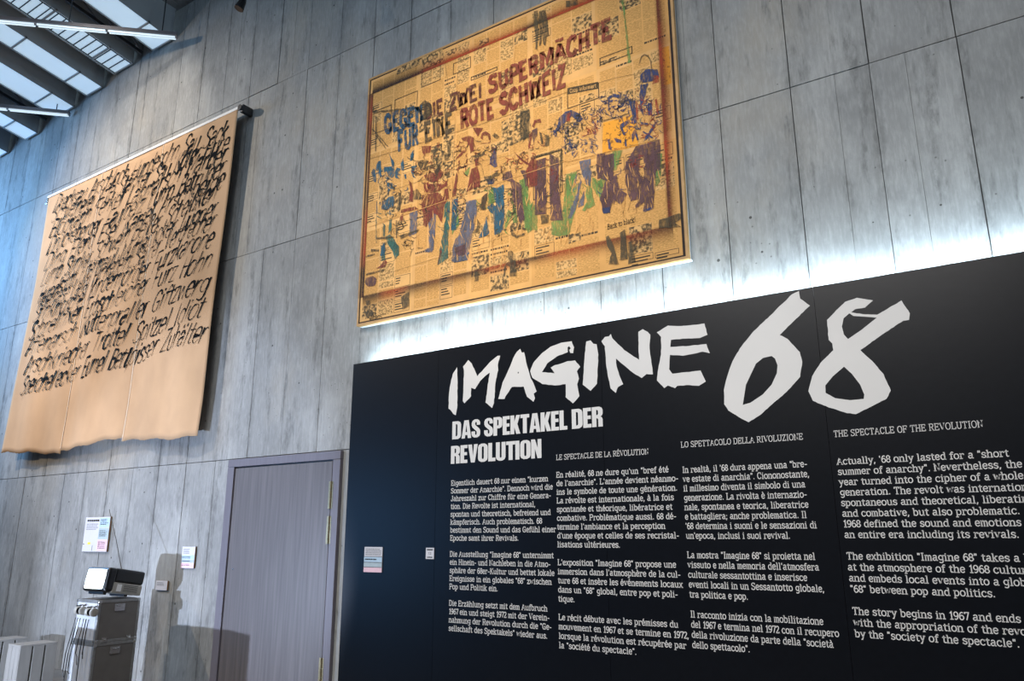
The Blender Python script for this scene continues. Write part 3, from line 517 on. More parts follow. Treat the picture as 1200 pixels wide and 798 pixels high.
card('exhibit_board', -10.12, -9.555, 1.412, 1.832, -.006, .022, 'white exhibit board with blue and pink blocks on the wall above the television', 'exhibit label', M['paper'],
     [('blue_block', M['blue'], [(.6, .70, .99, .97)]), ('grey_block', M['bluegrey'], [(.6, .36, .99, .68)]), ('pink_block', M['pink'], [(.6, .02, .99, .34)]),
      ('board_title', M['ink'], [(.08+.062*k, .87, .08+.062*k+.05, .925) for k in range(8)]), ('small_type', M['greyink'], typelines(.07, .55, .62, .82, 4, 2)+typelines(.63, .94, .76, .94, 4, 3)+typelines(.63, .94, .43, .63, 5, 4)+typelines(.63, .94, .08, .3, 5, 5)),
      ('yellow_mark', M['yellow'], [(.2, .2, .32, .27)]), ('map_line', M['ink'], [(.40, .02, .41, .18), (.02, .2, .06, .225)])], M['edge_wood'])
card('exhibit_label', -8.02, -7.785, 1.252, 1.482, -.006, .016, 'small white label with blue and pink bands beside the door frame', 'exhibit label', M['paper'],
     [('blue_block', M['blue'], [(.02, .42, .98, .60)]), ('grey_block', M['bluegrey'], [(.02, .26, .98, .40)]), ('pink_block', M['pink'], [(.02, .02, .98, .24)]), ('small_type', M['greyink'], typelines(.1, .6, .66, .92, 4, 6)+typelines(.1, .8, .28, .38, 1, 7)+typelines(.1, .8, .44, .56, 2, 8)+typelines(.1, .7, .1, .22, 2, 12))], M['edge_wood'])
card('exhibit_label', -8.455, -8.235, 1.005, 1.108, -.006, .018, 'smallest blank looking label, in the television shadow on the wall', 'exhibit label', M['paper'],
     [('small_type', M['greyink'], typelines(.1, .75, .45, .85, 3, 9))], M['edge_wood'])
card('panel_card', -5.093, -4.876, 1.280, 1.497, PYF-.0005, .006, 'white information card with blue, grey and pink bands on the black panel', 'exhibit label', M['paper'],
     [('blue_block', M['blue'], [(0, .40, 1, .60)]), ('grey_block', M['bluegrey'], [(0, .21, 1, .375)]), ('pink_block', M['pink'], [(0, 0, 1, .185)]), ('small_type', M['greyink'], typelines(.07, .95, .66, .95, 4, 10)+typelines(.07, .8, .45, .57, 1, 11)),
      ('band_line', M['ink'], [(0, .605, 1, .62), (0, .378, 1, .392), (0, .188, 1, .202)])])
card('marker_plate', -4.376, -4.288, 1.402, 1.494, PYF-.0005, .006, 'tiny white square marker plate on the black panel', 'sign', M['paper'],
     [('dark_frame', M['ink'], [(.18, .12, .82, .2), (.14, .78, .86, .88)]), ('marker_sign', M['greyink'], [(.36, .4, .40, .62), (.5, .4, .64, .44), (.5, .58, .64, .62), (.60, .44, .64, .58)])])
# ---------------------------------------------------------------- newspaper picture
QY = -.085; bx0, bx1 = W(418, 383, QY).x, W(807.5, 305, QY).x; bz0 = W(418, 382.5, QY).z; bz1 = W(434, 92, QY).z
pic = empty('newspaper_picture', ((bx0+bx1)/2, QY, bz0), 'large framed newspaper collage painted with a crowd and red slogan, hung above the black panel', 'picture'); QO = Vector(pic.location)
WD, HT = bx1-bx0, bz1-bz0
def q3(x, z, lift=0): return Vector((x-QO.x, -lift, z-QO.z))
q = MB(); q.box(-WD/2+.012, WD/2-.012, .004, -QY-.006, .012, HT-.012); q.build('box_frame', M['whitepaint'], pic)
for nm, (a0, a1, c0, c1) in {'b': (-WD/2, WD/2, 0, .022), 't': (-WD/2, WD/2, HT-.022, HT), 'l': (-WD/2, -WD/2+.022, .022, HT-.022), 'r': (WD/2-.022, WD/2, .022, HT-.022)}.items():
    q = MB(); q.box(a0, a1, -.004, .035, c0, c1); q.build('frame_strip', M['ply'], pic)
    if nm == 'b': q = MB(); q.box(a0+.002, a1-.002, .0355, -QY-.006, 0, .012); q.build('frame_underside', M['whitepaint'], pic)
q = MB(); q.box(-WD/2+.022, WD/2-.022, .001, .004, .022, HT-.022); q.build('shadow_gap', M['darkgap'], pic)
tones = [mat('aged newsprint %d' % i, c, .85, noise=.12, nscale=6) for i, c in enumerate(('ddaa66', 'd4a05c', 'e1b06d', 'd8a768'))]
def halftone(name, c1, c2, sc, lo, hi, stretch=(1, 1, 1)):
    m = mat(name, c2, .85); nt = m.node_tree; N = nt.nodes; L = nt.links; gq = N.new('ShaderNodeNewGeometry'); mp = N.new('ShaderNodeMapping'); mp.inputs['Scale'].default_value = stretch
    n = N.new('ShaderNodeTexNoise'); n.inputs['Scale'].default_value = sc; n.inputs['Detail'].default_value = 3; r = N.new('ShaderNodeValToRGB')
    L.new(gq.outputs['Position'], mp.inputs[0]); L.new(mp.outputs[0], n.inputs['Vector']); L.new(n.outputs['Fac'], r.inputs['Fac'])
    r.color_ramp.elements[0].position = lo; r.color_ramp.elements[1].position = hi; r.color_ramp.elements[0].color = hexc(c1); r.color_ramp.elements[1].color = hexc(c2)
    L.new(r.outputs['Color'], N['Principled BSDF'].inputs['Base Color']); return m
M['smalltype'] = halftone('fine newspaper type', 'b58646', 'd9a661', 46, .40, .62, (1, 1, 3.2))
M['photo'] = halftone('halftone photograph', '54442b', 'd3a668', 40, .42, .58)
M['photo2'] = halftone('pale halftone picture', '86683c', 'd9ac6d', 55, .38, .58)
M['nink'] = mat('newspaper black', '4a3d28', .85, noise=.3, nscale=60)
M['orange'] = halftone('orange advertisement print', '8a5a1c', 'e09a2e', 40, .34, .46)
inx0, inx1, inz0, inz1 = bx0+.038, bx1-.045, bz0+.036, bz1-.036
NC, NR = 5, 3; zs = [inz0, W(431, 268, QY).z-.02, W(436, 187, QY).z, inz1]; zs = [inz0, inz0+(inz1-inz0)*.365, inz0+(inz1-inz0)*.68, inz1]
for r in range(NR):
    for c in range(NC):
        rr = random.Random(r*31+c*7+5); x0 = inx0+(inx1-inx0)*c/NC; x1 = inx0+(inx1-inx0)*(c+1)/NC; z0, z1 = zs[r], zs[r+1]
        lift = .0006+.0005*((r+c) % 2)
        xa, xb = x0+(-.004 if c else 0), x1+(.004 if c < NC-1 else 0); za, zb = z0+(-.005 if r else 0), z1
        sh = MB(); sh.box(xa-QO.x, xb-QO.x, -lift, .0005, za-QO.z, zb-QO.z); so = sh.build('newspaper_sheet', tones[rr.randrange(4)], pic)
        pr = MB(); yy = lift+.0004
        def rect(a0, a1, c0, c1, mi, up=0): pr.mi = mi; pr.face([q3(a0, c0, yy+up), q3(a1, c0, yy+up), q3(a1, c1, yy+up), q3(a0, c1, yy+up)])
        cols = 4 if rr.random() < .6 else 3; mg = .022; cw = (x1-x0-2*mg)/cols
        def outline(a0, a1, c0, c1, t=.004):
            rect(a0, a1, c0, c0+t, 1, .0002); rect(a0, a1, c1-t, c1, 1, .0002); rect(a0, a0+t, c0, c1, 1, .0002); rect(a1-t, a1, c0, c1, 1, .0002)
        for k in range(cols):
            a0 = x0+mg+k*cw+.007; a1 = a0+cw-.014; z = z1-mg-rr.uniform(0, .02)
            while z > z0+mg+.04:
                u = rr.random(); hgt = min(rr.uniform(.06, .24), z-z0-mg)
                if u < .12: rect(a0, a1, z-hgt, z, 2)
                elif u < .24: rect(a0, a1, z-hgt, z, 3)
                elif u < .31:
                    hgt = min(hgt, .12); outline(a0, a1, z-hgt, z)
                    for j in range(3): rect(a0+.012, a0+rr.uniform(.05, a1-a0-.012), z-.03-j*.026, z-.018-j*.026, 1)
                elif u < .42:                                 # headline made of bold word shapes
                    hgt = .034; x = a0
                    while x < a1-.02:
                        w_ = rr.uniform(.008, .03); rect(x, min(x+w_, a1), z-.024, z-.006, 1); x += w_+.006
                else:
                    hgt = max(hgt, .1); hgt = min(hgt, z-z0-mg); rect(a0, a1, z-hgt, z, 0)
                z -= hgt+.012
        tag(pr.build('newsprint', [M['smalltype'], M['nink'], M['photo'], M['photo2']], so), kind='stuff')
def quadpx(mb, pts, lift):
    mb.face([q3(W(px, py, QY).x, W(px, py, QY).z, lift) for px, py in pts])
def qp(lift): return lambda px, py: q3(W(px, py, QY).x, W(px, py, QY).z, lift)
# printed pieces that can be told apart: photographs, boxed adverts, orange blocks
A_ = MB()
for pts in ([(465, 88), (492, 76), (492, 68), (465, 80)], [(494, 84), (519, 73), (519, 57.5), (494, 68)], [(562, 62), (573, 58), (573, 44), (562, 48)]): quadpx(A_, pts, .0030)
for cp in [((590, 190, 6.655, 0, 0))]: pass
quadpx(A_, [(588, 176), (623, 160), (621, 127), (588, 143)], .0030); quadpx(A_, [(511, 200), (523, 195), (521, 175), (511, 180)], .0030)
quadpx(A_, [(666, 286), (681, 281), (681, 272), (666, 276)], .0030)
tag(A_.build('printed_photograph', M['photo'], pic), kind='stuff')
B_ = MB()
def quadbox(mb, x0, y0, x1, y1, sl, sk, t, lift):       # outlined box given in the photograph, sides follow the wall
    c = [W(x0, y0, QY), W(x1, y1, QY)]; a0, a1 = sorted((c[0].x, c[1].x)); c0, c1 = sorted((c[0].z, c[1].z))
    for r_ in ((a0, a1, c0, c0+t), (a0, a1, c1-t, c1), (a0, a0+t, c0, c1), (a1-t, a1, c0, c1)):
        mb.face([q3(r_[0], r_[2], lift), q3(r_[1], r_[2], lift), q3(r_[1], r_[3], lift), q3(r_[0], r_[3], lift)])
for (x0, y0, x1, y1) in ((438, 131, 458, 150), (463, 117, 489, 130), (494, 103, 517, 72), (531, 88, 552, 66), (552, 95, 583, 78), (665, 128, 702, 97), (703, 77, 741, 54), (625, 235, 659, 175)): quadbox(B_, x0, y0, x1, y1, 0, 0, .008, .0031)
tag(B_.build('printed_rule', M['nink'], pic), kind='stuff')
O_ = MB(); quadpx(O_, [(706, 180), (748, 171), (745, 134), (707, 144)], .0032); quadpx(O_, [(775.5, 101), (787, 98), (784, 54), (773.5, 57)], .0032); tag(O_.build('orange_advert', M['orange'], pic), kind='stuff')
def pxtext(text, p0, p1, h0, h1, m_, name, wt=1.6, lift=.0036, serif=False, slant=0.0, jitv=0):
    mb = MB(); tw = text_width(text); rr = random.Random(len(text)+int(p0[0]))
    def fn(a, b_):
        u = a/tw; v = b_/14; X = p0[0]+(p1[0]-p0[0])*u+slant*v*(h0+(h1-h0)*u)-.04*v*h0; Y = p0[1]+(p1[1]-p0[1])*u-v*(h0+(h1-h0)*u)
        return qp(lift)(X, Y)
    def jit(p, w_): return [(a+rr.uniform(-jitv, jitv), b_+rr.uniform(-jitv, jitv)) for a, b_ in p], [x*rr.uniform(.85, 1.2) for x in w_]
    write(mb, text, fn, wt, serif, 1.0, .5, jit if jitv else None); return tag(mb.build(name, m_, pic), kind='stuff')
pxtext('MIGROS', (433, 377), (448, 373), 4.6, 4.6, M['nink'], 'newsprint_lettering', 2.4)
pxtext('Back to black!', (712, 269), (745, 260), 5.5, 6, M['nink'], 'newsprint_lettering', 2.0, serif=True)
q = MB(); quadpx(q, [(665, 111), (701, 104), (701, 96), (665, 103.5)], .0033); q.build('newsprint_band', M['nink'], pic)
pxtext('Coop informiert', (668, 109), (699, 102.5), 4.2, 4.4, tones[2], 'newsprint_lettering', 2.0, .0038)
# sprayed dark border
fm = mat('sprayed red brown border', '3c1509', .8); nt = fm.node_tree; at = nt.nodes.new('ShaderNodeAttribute'); at.attribute_name = 'fade'
nz = nt.nodes.new('ShaderNodeTexNoise'); nz.inputs['Scale'].default_value = 130; nz.inputs['Detail'].default_value = 3; gq = nt.nodes.new('ShaderNodeNewGeometry'); nt.links.new(gq.outputs['Position'], nz.inputs['Vector'])
nz2 = nt.nodes.new('ShaderNodeTexNoise'); nz2.inputs['Scale'].default_value = 2.3; nt.links.new(gq.outputs['Position'], nz2.inputs['Vector'])
ml = nt.nodes.new('ShaderNodeMath'); ml.operation = 'POWER'; ml.inputs[1].default_value = 1.9; nt.links.new(at.outputs['Fac'], ml.inputs[0])
m2 = nt.nodes.new('ShaderNodeMath'); m2.operation = 'MULTIPLY'; nt.links.new(ml.outputs[0], m2.inputs[0])
mr = nt.nodes.new('ShaderNodeMapRange'); mr.inputs['From Min'].default_value = .3; mr.inputs['From Max'].default_value = .6; mr.inputs['To Min'].default_value = .62; mr.inputs['To Max'].default_value = 1.05; nt.links.new(nz.outputs['Fac'], mr.inputs['Value']); nt.links.new(mr.outputs[0], m2.inputs[1])
mr2 = nt.nodes.new('ShaderNodeMapRange'); mr2.inputs['From Min'].default_value = .38; mr2.inputs['From Max'].default_value = .62; nt.links.new(nz2.outputs['Fac'], mr2.inputs['Value'])
mc = nt.nodes.new('ShaderNodeMix'); mc.data_type = 'RGBA'; mc.inputs['A'].default_value = hexc('2e1c14'); mc.inputs['B'].default_value = hexc('9c3a14'); nt.links.new(mr2.outputs[0], mc.inputs['Factor'])
pb = nt.nodes['Principled BSDF']; nt.links.new(mc.outputs['Result'], pb.inputs['Base Color']); nt.links.new(m2.outputs[0], pb.inputs['Alpha'])
ia, ib = W(437.5, 110, QY), W(426, 347.5, QY); ix0 = (ia.x+ib.x)/2; iz1, iz0 = ia.z, ib.z; ix1 = W(784.5, 265, QY).x; iz0b = W(784.5, 265, QY).z
def spray(x0, z0, x1, z1, ox, oz, wout, win, wide):
    """strip: a dark line fading outward over wout and inward over win"""
    mb = MB(); mb.fade = []
    n = 24
    for k in range(n+1):
        t = k/n; x = x0+(x1-x0)*t; z = z0+(z1-z0)*t; rr = 1+.25*math.sin(7*t+x0)
        for off, fd in ((-win, 0), (-win*.2, .6), (0, wide), (wout*.12*rr, wide*.95), (wout*.42*rr, .5), (wout*rr, 0)):
            mb.v.append(tuple(q3(x+ox*off, z+oz*off, .0042))); mb.fade.append(fd)
    for k in range(n):
        for j in range(5):
            a = k*6+j; mb.f.append((a, a+6, a+7, a+1)); mb.m.append(0)
    mb.build('sprayed_border', fm, pic)
spray(ix0-.01, iz1, ix1+.02, iz1+.0, 0, 1, .15, .012, 1)
spray(ix0-.01, iz0, ix1+.03, iz0b, 0, -1, .15, .02, .85)
spray(ix0, iz0-.01, ix0, iz1+.01, -1, 0, .11, .012, 1)
spray(ix1, iz0-.01, ix1, inz1, 1, 0, .12, .03, 1)
# painted figures
PC = {n_: mat('thin %s paint' % d, c, .75, alpha=a, noise=.35, nscale=9, stretch=(2.2, 1, .8)) for n_, d, c, a in (('b', 'blue', '24586f', .88), ('n', 'navy', '2a3864', .86), ('r', 'red brown', '7a3022', .85), ('p', 'purple brown', '5c3d42', .86), ('v', 'grey violet', '5f6274', .82), ('g', 'green', '6c9048', .72), ('k', 'dark olive', '4a412c', .75), ('t', 'teal green', '33655c', .82), ('o', 'rust red', 'a03c22', .8))}
FIG = [('E', [('b', '165,115 215,105 250,120 250,170 235,190 205,180 190,140 170,150'), ('b', '135,210 160,205 190,230 200,300 185,330 215,290 240,260 235,230 250,225 270,245 245,330 255,360 245,410 215,425 190,445 150,435 150,400 180,370 205,340 170,330 150,410 135,400 135,260 150,240'),
  ('b', '70,150 85,115 100,130 100,160 110,190 105,225 90,220'), ('b', '120,65 140,55 145,180 135,190 125,120'), ('b', '220,30 250,70 245,100 225,90'), ('b', '305,75 320,50 325,115'), ('b', '325,165 340,160 345,195 332,200'), ('b', '375,0 405,0 395,50 372,60'),
  ('b', '110,375 116,375 117,470 108,470'), ('b', '208,430 225,480 215,485'), ('t', '210,520 235,500 225,600 200,625'), ('t', '105,500 113,540 112,700 105,700'), ('t', '160,540 180,560 172,650 160,640'), ('b', '250,150 270,110 300,120 280,150 300,170 270,170 290,200 255,190'),
  ('t', '180,650 215,630 260,690 290,730 285,798 260,790 200,710'), ('b', '150,720 175,690 180,760 165,798 140,798'), ('r', '360,205 385,230 400,300 395,380 360,375 375,290'), ('k', '395,295 430,275 460,320 455,360 400,360'), ('r', '300,440 410,412 440,435 300,465'),
  ('v', '370,460 430,445 425,620 365,650'), ('r', '300,480 320,470 320,520 290,530'), ('k', '280,300 300,310 310,360 290,450 275,460 285,380'), ('r', '480,170 560,150 600,100 640,160 680,110 660,150 600,200 580,220 540,225 500,210'), ('r', '480,235 640,240 660,210 665,250 600,290 540,310 480,300'),
  ('r', '465,325 590,305 660,360 640,400 620,540 585,480 560,470 500,575 475,560 475,480 460,440'), ('v', '515,440 585,420 565,600 545,770 490,770 480,750 520,735 515,560'), ('b', '385,100 430,90 405,130 400,170 420,195 395,185 380,140'), ('k', '430,60 470,50 520,60 500,100 540,90 520,130 460,120 440,100'), ('k', '560,40 590,20 600,60 580,80'),
  ('k', '260,520 275,520 270,660 262,660'), ('k', '110,655 250,645 250,660 110,672'), ('k', '290,640 440,590 445,600 300,670'), ('k', '560,140 620,60 600,140 580,180'), ('k', '640,10 690,0 660,60 640,50')]),
 ('J', [('t', '20,605 100,550 105,380 100,100 80,130 75,300 40,470'), ('r', '18,610 30,560 45,470 55,500'), ('v', '130,570 150,585 255,565 285,400 330,180 320,90 245,110 240,180 200,330 180,380 160,400 135,480'), ('b', '130,570 150,585 255,565 270,500 220,540 150,540'), ('p', '150,470 240,440 245,520 170,540'), ('b', '135,100 180,90 180,130 140,240'), ('g', '150,110 180,180 190,290 160,330 135,370 130,250'),
  ('b', '410,150 450,120 475,150 480,210 520,170 540,100 545,200 520,350 465,370 460,300 455,210 420,180'), ('b', '400,220 425,360 380,385 340,395 360,350 385,290'), ('r', '360,130 380,60 410,40 400,110 375,180'), ('p', '590,0 640,60 700,230 695,250 650,265 635,170 600,60'), ('g', '570,170 600,190 590,260 545,330 550,250'), ('g', '600,100 635,170 645,270 610,280'), ('g', '690,20 732,60 732,280 700,330 690,150'),
  ('k', '585,330 650,290 715,320 700,335 650,310 610,340 640,375 700,350 700,370 640,395 600,375'), ('k', '330,240 355,280 340,350 310,355 330,300'), ('g', '410,60 460,0 470,100 440,130'), ('b', '450,0 540,0 535,80 480,160')]),
 ('I', [('t', '210,140 240,100 245,230 215,240'), ('t', '260,90 300,80 350,120 350,190 325,230 300,160'), ('r', '175,300 215,265 245,225 260,250 245,285'), ('k', '135,145 200,150 195,165 135,168'), ('v', '590,0 635,0 620,155 555,172 560,155 600,140'), ('k', '95,200 165,180 165,192 95,212'), ('k', '95,340 235,300 235,320 95,352'), ('p', '95,372 150,355 180,380 165,430 110,440 85,410')]),
 ('F', [('r', '140,80 200,60 240,80 235,180 210,200 200,130 140,220 90,255 120,210 180,160 190,110 150,100'), ('r', '230,0 310,0 270,70'), ('r', '300,40 330,25 365,50 370,90 355,100 345,60 310,60 305,95 290,80'), ('n', '365,240 410,140 420,300 400,310 360,280'), ('r', '190,460 220,320 265,300 290,410 285,460 240,470 180,500'), ('r', '70,500 105,340 130,240 120,330 95,530 70,540'), ('g', '155,360 210,300 190,370'), ('r', '660,300 700,200 732,260 732,450 660,470 640,340'),
  ('p', '470,350 530,330 540,400 610,450 630,700 600,735 560,560 520,420 460,410'), ('g', '590,410 660,380 660,600 732,600 732,798 640,798 620,540'), ('r', '555,190 600,230 660,280 650,290 590,240'), ('k', '380,60 400,40 440,70 420,90 400,80'), ('k', '300,300 320,380 380,370 420,330 430,370 380,400 340,420 320,400'), ('n', '330,400 400,395 390,440 350,440'), ('v', '190,580 250,570 245,798 130,798'), ('b', '70,560 110,550 100,798 60,798'), ('t', '10,600 50,570 45,798 0,798'), ('b', '410,480 470,440 470,798 400,798'), ('k', '300,540 350,500 330,640 290,640'), ('g', '360,480 400,470 390,600 345,600'), ('r', '0,480 40,470 45,550 0,570'), ('k', '210,220 300,200 330,170 320,210 260,240'), ('r', '245,245 280,230 285,290 250,300'), ('p', '690,20 732,0 732,60 700,120')]),
 ('K', [('g', '0,80 40,60 40,140 80,250 70,280 100,240 90,470 60,490 30,330 0,200'), ('p', '110,0 200,0 205,340 115,350'), ('p', '230,0 290,0 300,100 335,390 235,390'), ('g', '345,180 370,30 440,20 400,150 460,90 440,280 380,500 300,515 245,500 240,400 320,380'), ('v', '470,60 480,90 435,300 395,375 370,370 430,200'), ('g', '510,170 540,60 585,270 500,320 480,310 520,240'), ('v', '460,240 500,160 495,270 450,290'), ('v', '480,0 560,0 545,120 515,110 490,50'), ('g', '555,50 640,90 650,130 600,125'), ('p', '590,0 720,0 732,60 700,90 640,70'), ('p', '620,210 700,130 732,120 732,190 690,330 645,330'), ('p', '0,0 110,0 100,100 40,130 30,60'), ('p', '0,230 35,380 0,420'), ('k', '160,350 225,345 220,410 165,420')]),
 ('L', [('p', '205,60 300,0 300,130 335,190 345,0 430,0 420,230 410,300 405,390 330,420 340,350 290,390 260,410 300,330 240,345 200,200'), ('p', '60,200 140,150 165,260 215,290 170,370 120,330 90,420 45,425 25,310'), ('g', '100,0 140,0 130,80 100,150 60,200 20,280 0,220 60,130'), ('g', '425,0 470,0 450,210 420,240'), ('p', '0,0 60,0 50,90 0,130'), ('n', '40,395 95,385 95,425 45,432'), ('n', '330,405 400,380 405,395 340,425')]),
 ('H', [('n', '335,60 380,10 470,10 485,70 440,100 370,115 340,110'), ('o', '445,60 480,60 485,110 430,130'), ('n', '340,130 400,120 370,230 350,290 365,380 340,330 330,220'), ('n', '395,280 430,260 430,370 400,370'), ('n', '250,265 295,250 310,420 290,440'), ('n', '370,550 470,400 480,410 385,560'), ('n', '360,490 440,540 430,550 355,500'), ('n', '80,230 130,200 190,215 185,260 160,290 175,240 130,225 100,240 95,300 110,330 85,300'), ('n', '95,260 120,255 120,265 95,270'), ('n', '135,250 155,248 155,258 135,260'), ('n', '110,300 150,292 130,310'), ('p', '300,610 490,555 500,798 380,798 360,700 340,690 330,798 200,798'), ('g', '120,650 200,640 150,798 110,798'), ('n', '180,440 250,400 260,420 200,470 220,520 205,525 180,470'), ('n', '130,545 190,560 190,585 150,580'), ('n', '215,560 230,555 232,610 218,612'), ('n', '80,560 100,550 115,640 90,630'), ('n', '270,520 300,470 325,560 310,565 298,520 275,580'), ('p', '30,690 110,670 110,798 50,798'), ('o', '300,260 315,260 325,400 310,410'), ('o', '450,250 465,240 480,330 465,350'), ('k', '40,410 250,350 250,358 42,420'), ('n', '340,420 400,430 400,445 345,440')]),
 ('G', [('n', '300,130 350,75 400,60 460,90 490,130 460,160 400,110 340,170 280,230 240,270 290,190'), ('o', '365,90 395,80 385,150 360,150'), ('k', '105,420 325,360 320,720 310,720 312,380 110,435'), ('p', '120,460 200,430 205,798 115,798'), ('p', '230,400 300,440 305,798 230,798'), ('r', '90,190 110,140 160,130 165,160 120,160 110,200'), ('k', '190,260 225,250 225,340 195,345'), ('r', '70,250 95,230 80,330 60,380'), ('k', '150,230 165,240 180,330 170,330'), ('g', '360,560 440,540 420,640 350,780 345,640'), ('v', '460,460 550,440 550,620 510,600 480,560'), ('p', '590,480 640,500 640,590 600,600'), ('g', '560,590 600,620 640,640 640,798 560,660'), ('v', '395,680 440,560 440,600 380,700'), ('k', '0,70 75,65 70,270 0,300'), ('r', '0,430 90,490 85,505 0,445'), ('p', '645,420 732,400 732,560 690,600 645,500')]),
 ('A', [('b', '120,730 145,725 150,798 100,798'), ('b', '210,660 250,740 245,798 225,740'), ('b', '395,640 405,640 400,700 378,720 372,690'), ('k', '105,380 115,380 108,650 100,650'), ('k', '80,470 205,610 195,612 75,480'), ('k', '110,520 190,630 182,632 105,530'), ('r', '465,610 540,605 530,660 495,665 490,690 470,660'), ('k', '560,640 590,620 635,650 630,700 620,650 590,640 565,690 560,760 550,700'), ('r', '580,585 605,580 600,620 585,625'), ('k', '660,570 690,560 690,680 665,690'), ('b', '170,770 230,765 240,798 170,798'), ('k', '85,300 90,300 90,340 440,300 490,250 540,285 545,350 500,400 470,410 480,330 440,318 80,352'), ('b', '300,740 320,700 325,798 305,798')]),
 ('C', [('k', '40,90 70,85 75,180 80,260 65,390 50,385 55,280 35,200'), ('k', '85,90 130,80 150,180 160,280 140,290 130,360 115,350 105,270 95,350 80,365 85,250 75,150'), ('k', '290,10 380,0 385,40 290,60')]),
 ('J', [('k', '570,500 590,490 610,500 612,545 600,560 630,570 638,690 580,695 585,620 560,600 545,700 535,680 545,610 580,570 570,540'), ('k', '310,660 338,650 342,725 310,735')]),
 ('L', [('k', '65,600 85,590 110,640 130,700 160,798 85,798 105,720 75,670'), ('k', '165,570 200,545 210,600 220,760 165,770 170,660'), ('k', '225,640 250,630 260,680 290,660 285,690 260,700 280,780 225,798'), ('k', '445,480 600,430 605,470 560,500 605,530 445,540')]),
 ('I', [('k', '90,640 120,610 160,640 150,670 100,680'), ('k', '370,520 430,480 435,590 380,620'), ('k', '95,550 130,545 130,580 100,590')]),
 ('D', [('g', '190,0 210,0 225,180 265,490 240,495 215,180'), ('k', '330,500 325,520 330,480 345,440 370,425 400,435 425,480 428,540 420,540 415,485 395,445 370,433 350,450 338,490')]),
]
ORG = {'C': (620, 0, 6.655), 'A': (425, 80, 6.655), 'D': (700, 0, 6.655), 'E': (425, 180, 6.655), 'F': (520, 150, 6.655), 'G': (610, 120, 6.655), 'H': (700, 80, 6.655), 'I': (415, 270, 6.655), 'J': (510, 220, 6.655), 'K': (610, 200, 6.655), 'L': (700, 180, 6.139)}
FB = {k: MB() for k in PC}; lay = {k: .0046+.0003*i for i, k in enumerate('gtbvpnrok')}
lft = [0]
for cid, items in FIG:
    ox, oy, s = ORG[cid]
    for k, pts in items:
        loop = [tuple(float(v) for v in p.split(',')) for p in pts.split()]; rr = random.Random(len(pts)*3+int(loop[0][0]))
        loop = rough(loop, 3.0, rr, 22); mb = MB(); lft[0] += .000004; mb.poly([loop], crop(ox, oy, s, qp(lay[k]+lft[0]))); mb.build('painted_patch', PC[k], pic)
# loose brush scribbles of faces, folds and hands across the crowd
rs = random.Random(4)
def scrib(x, y, n, colr, ln):
    for _ in range(n):
        a = rs.uniform(0, math.pi); px_, py_ = x+rs.gauss(0, 1)*4.5, y+rs.gauss(0, 1)*5.5; pts = []
        cur = rs.uniform(-.9, .9); L2 = rs.uniform(.4, 1)*ln
        for k in range(5): pts.append((px_, py_)); px_ += math.cos(a)*L2/4; py_ += math.sin(a)*L2/4; a += cur
        ws = [rs.uniform(.4, 1.25)*f for f in (.5, 1, 1.3, 1, .4)]; c_ = rs.choice(colr)
        rb = ribbon(pts, ws); fn = qp(lay[c_])
        for (p, q_), (r_, s_) in zip(rb, rb[1:]): FB[c_].face([fn(*p), fn(*q_), fn(*s_), fn(*r_)])
for x, y, n, cc in ((450, 205, 9, 'b'), (463, 222, 8, 'bk'), (490, 196, 16, 'kr'), (508, 190, 14, 'kr'), (520, 205, 12, 'rk'), (503, 212, 12, 'kr'), (545, 190, 12, 'rk'), (560, 180, 12, 'rk'), (575, 175, 12, 'kr'), (588, 198, 12, 'kr'), (606, 190, 14, 'rko'), (620, 180, 12, 'rok'), (635, 165, 10, 'rk'), (650, 150, 16, 'nk'), (665, 150, 18, 'nk'), (668, 170, 16, 'nv'), (682, 140, 24, 'nk'), (694, 150, 20, 'no'), (700, 135, 22, 'nk'), (712, 122, 14, 'n'), (724, 130, 16, 'n'), (735, 118, 16, 'n'), (745, 140, 12, 'nt'), (755, 120, 18, 'no'), (765, 135, 16, 'no'), (690, 170, 16, 'nv'), (575, 215, 14, 'kg'), (535, 225, 10, 'kr'), (600, 222, 12, 'gk'), (470, 265, 12, 'k'), (455, 250, 8, 'tk'), (480, 285, 10, 'k'), (764, 155, 12, 'no'), (640, 190, 8, 'rk'), (735, 150, 10, 'nk'), (587, 270, 8, 'kg'), (745, 190, 8, 'o')):
    scrib(x, y, int(n*1.5), cc, 10)
GAP = MB()                                          # unpainted slits where the newspaper shows between brush marks
for (xa, xb, ya, yb, n) in ((485, 535, 215, 290, 26), (535, 615, 235, 300, 46), (615, 700, 200, 280, 44), (700, 775, 190, 245, 40), (485, 600, 180, 235, 26), (440, 465, 200, 240, 8)):
    for _ in range(n):
        px_, py_ = rs.uniform(xa, xb), rs.uniform(ya, yb); a = math.pi/2+rs.gauss(0, .28); L2 = rs.uniform(5, 17); cur = rs.uniform(-.12, .12); pts = []
        for k in range(5): pts.append((px_, py_)); px_ += math.cos(a)*L2/4; py_ += math.sin(a)*L2/4; a += cur
        w0 = rs.uniform(.35, 1.0); rb = ribbon(pts, [w0*f for f in (.3, 1, 1.2, 1, .2)]); fn = qp(.0073)
        for (p, q_), (r_, s_) in zip(rb, rb[1:]): GAP.face([fn(*p), fn(*q_), fn(*s_), fn(*r_)])
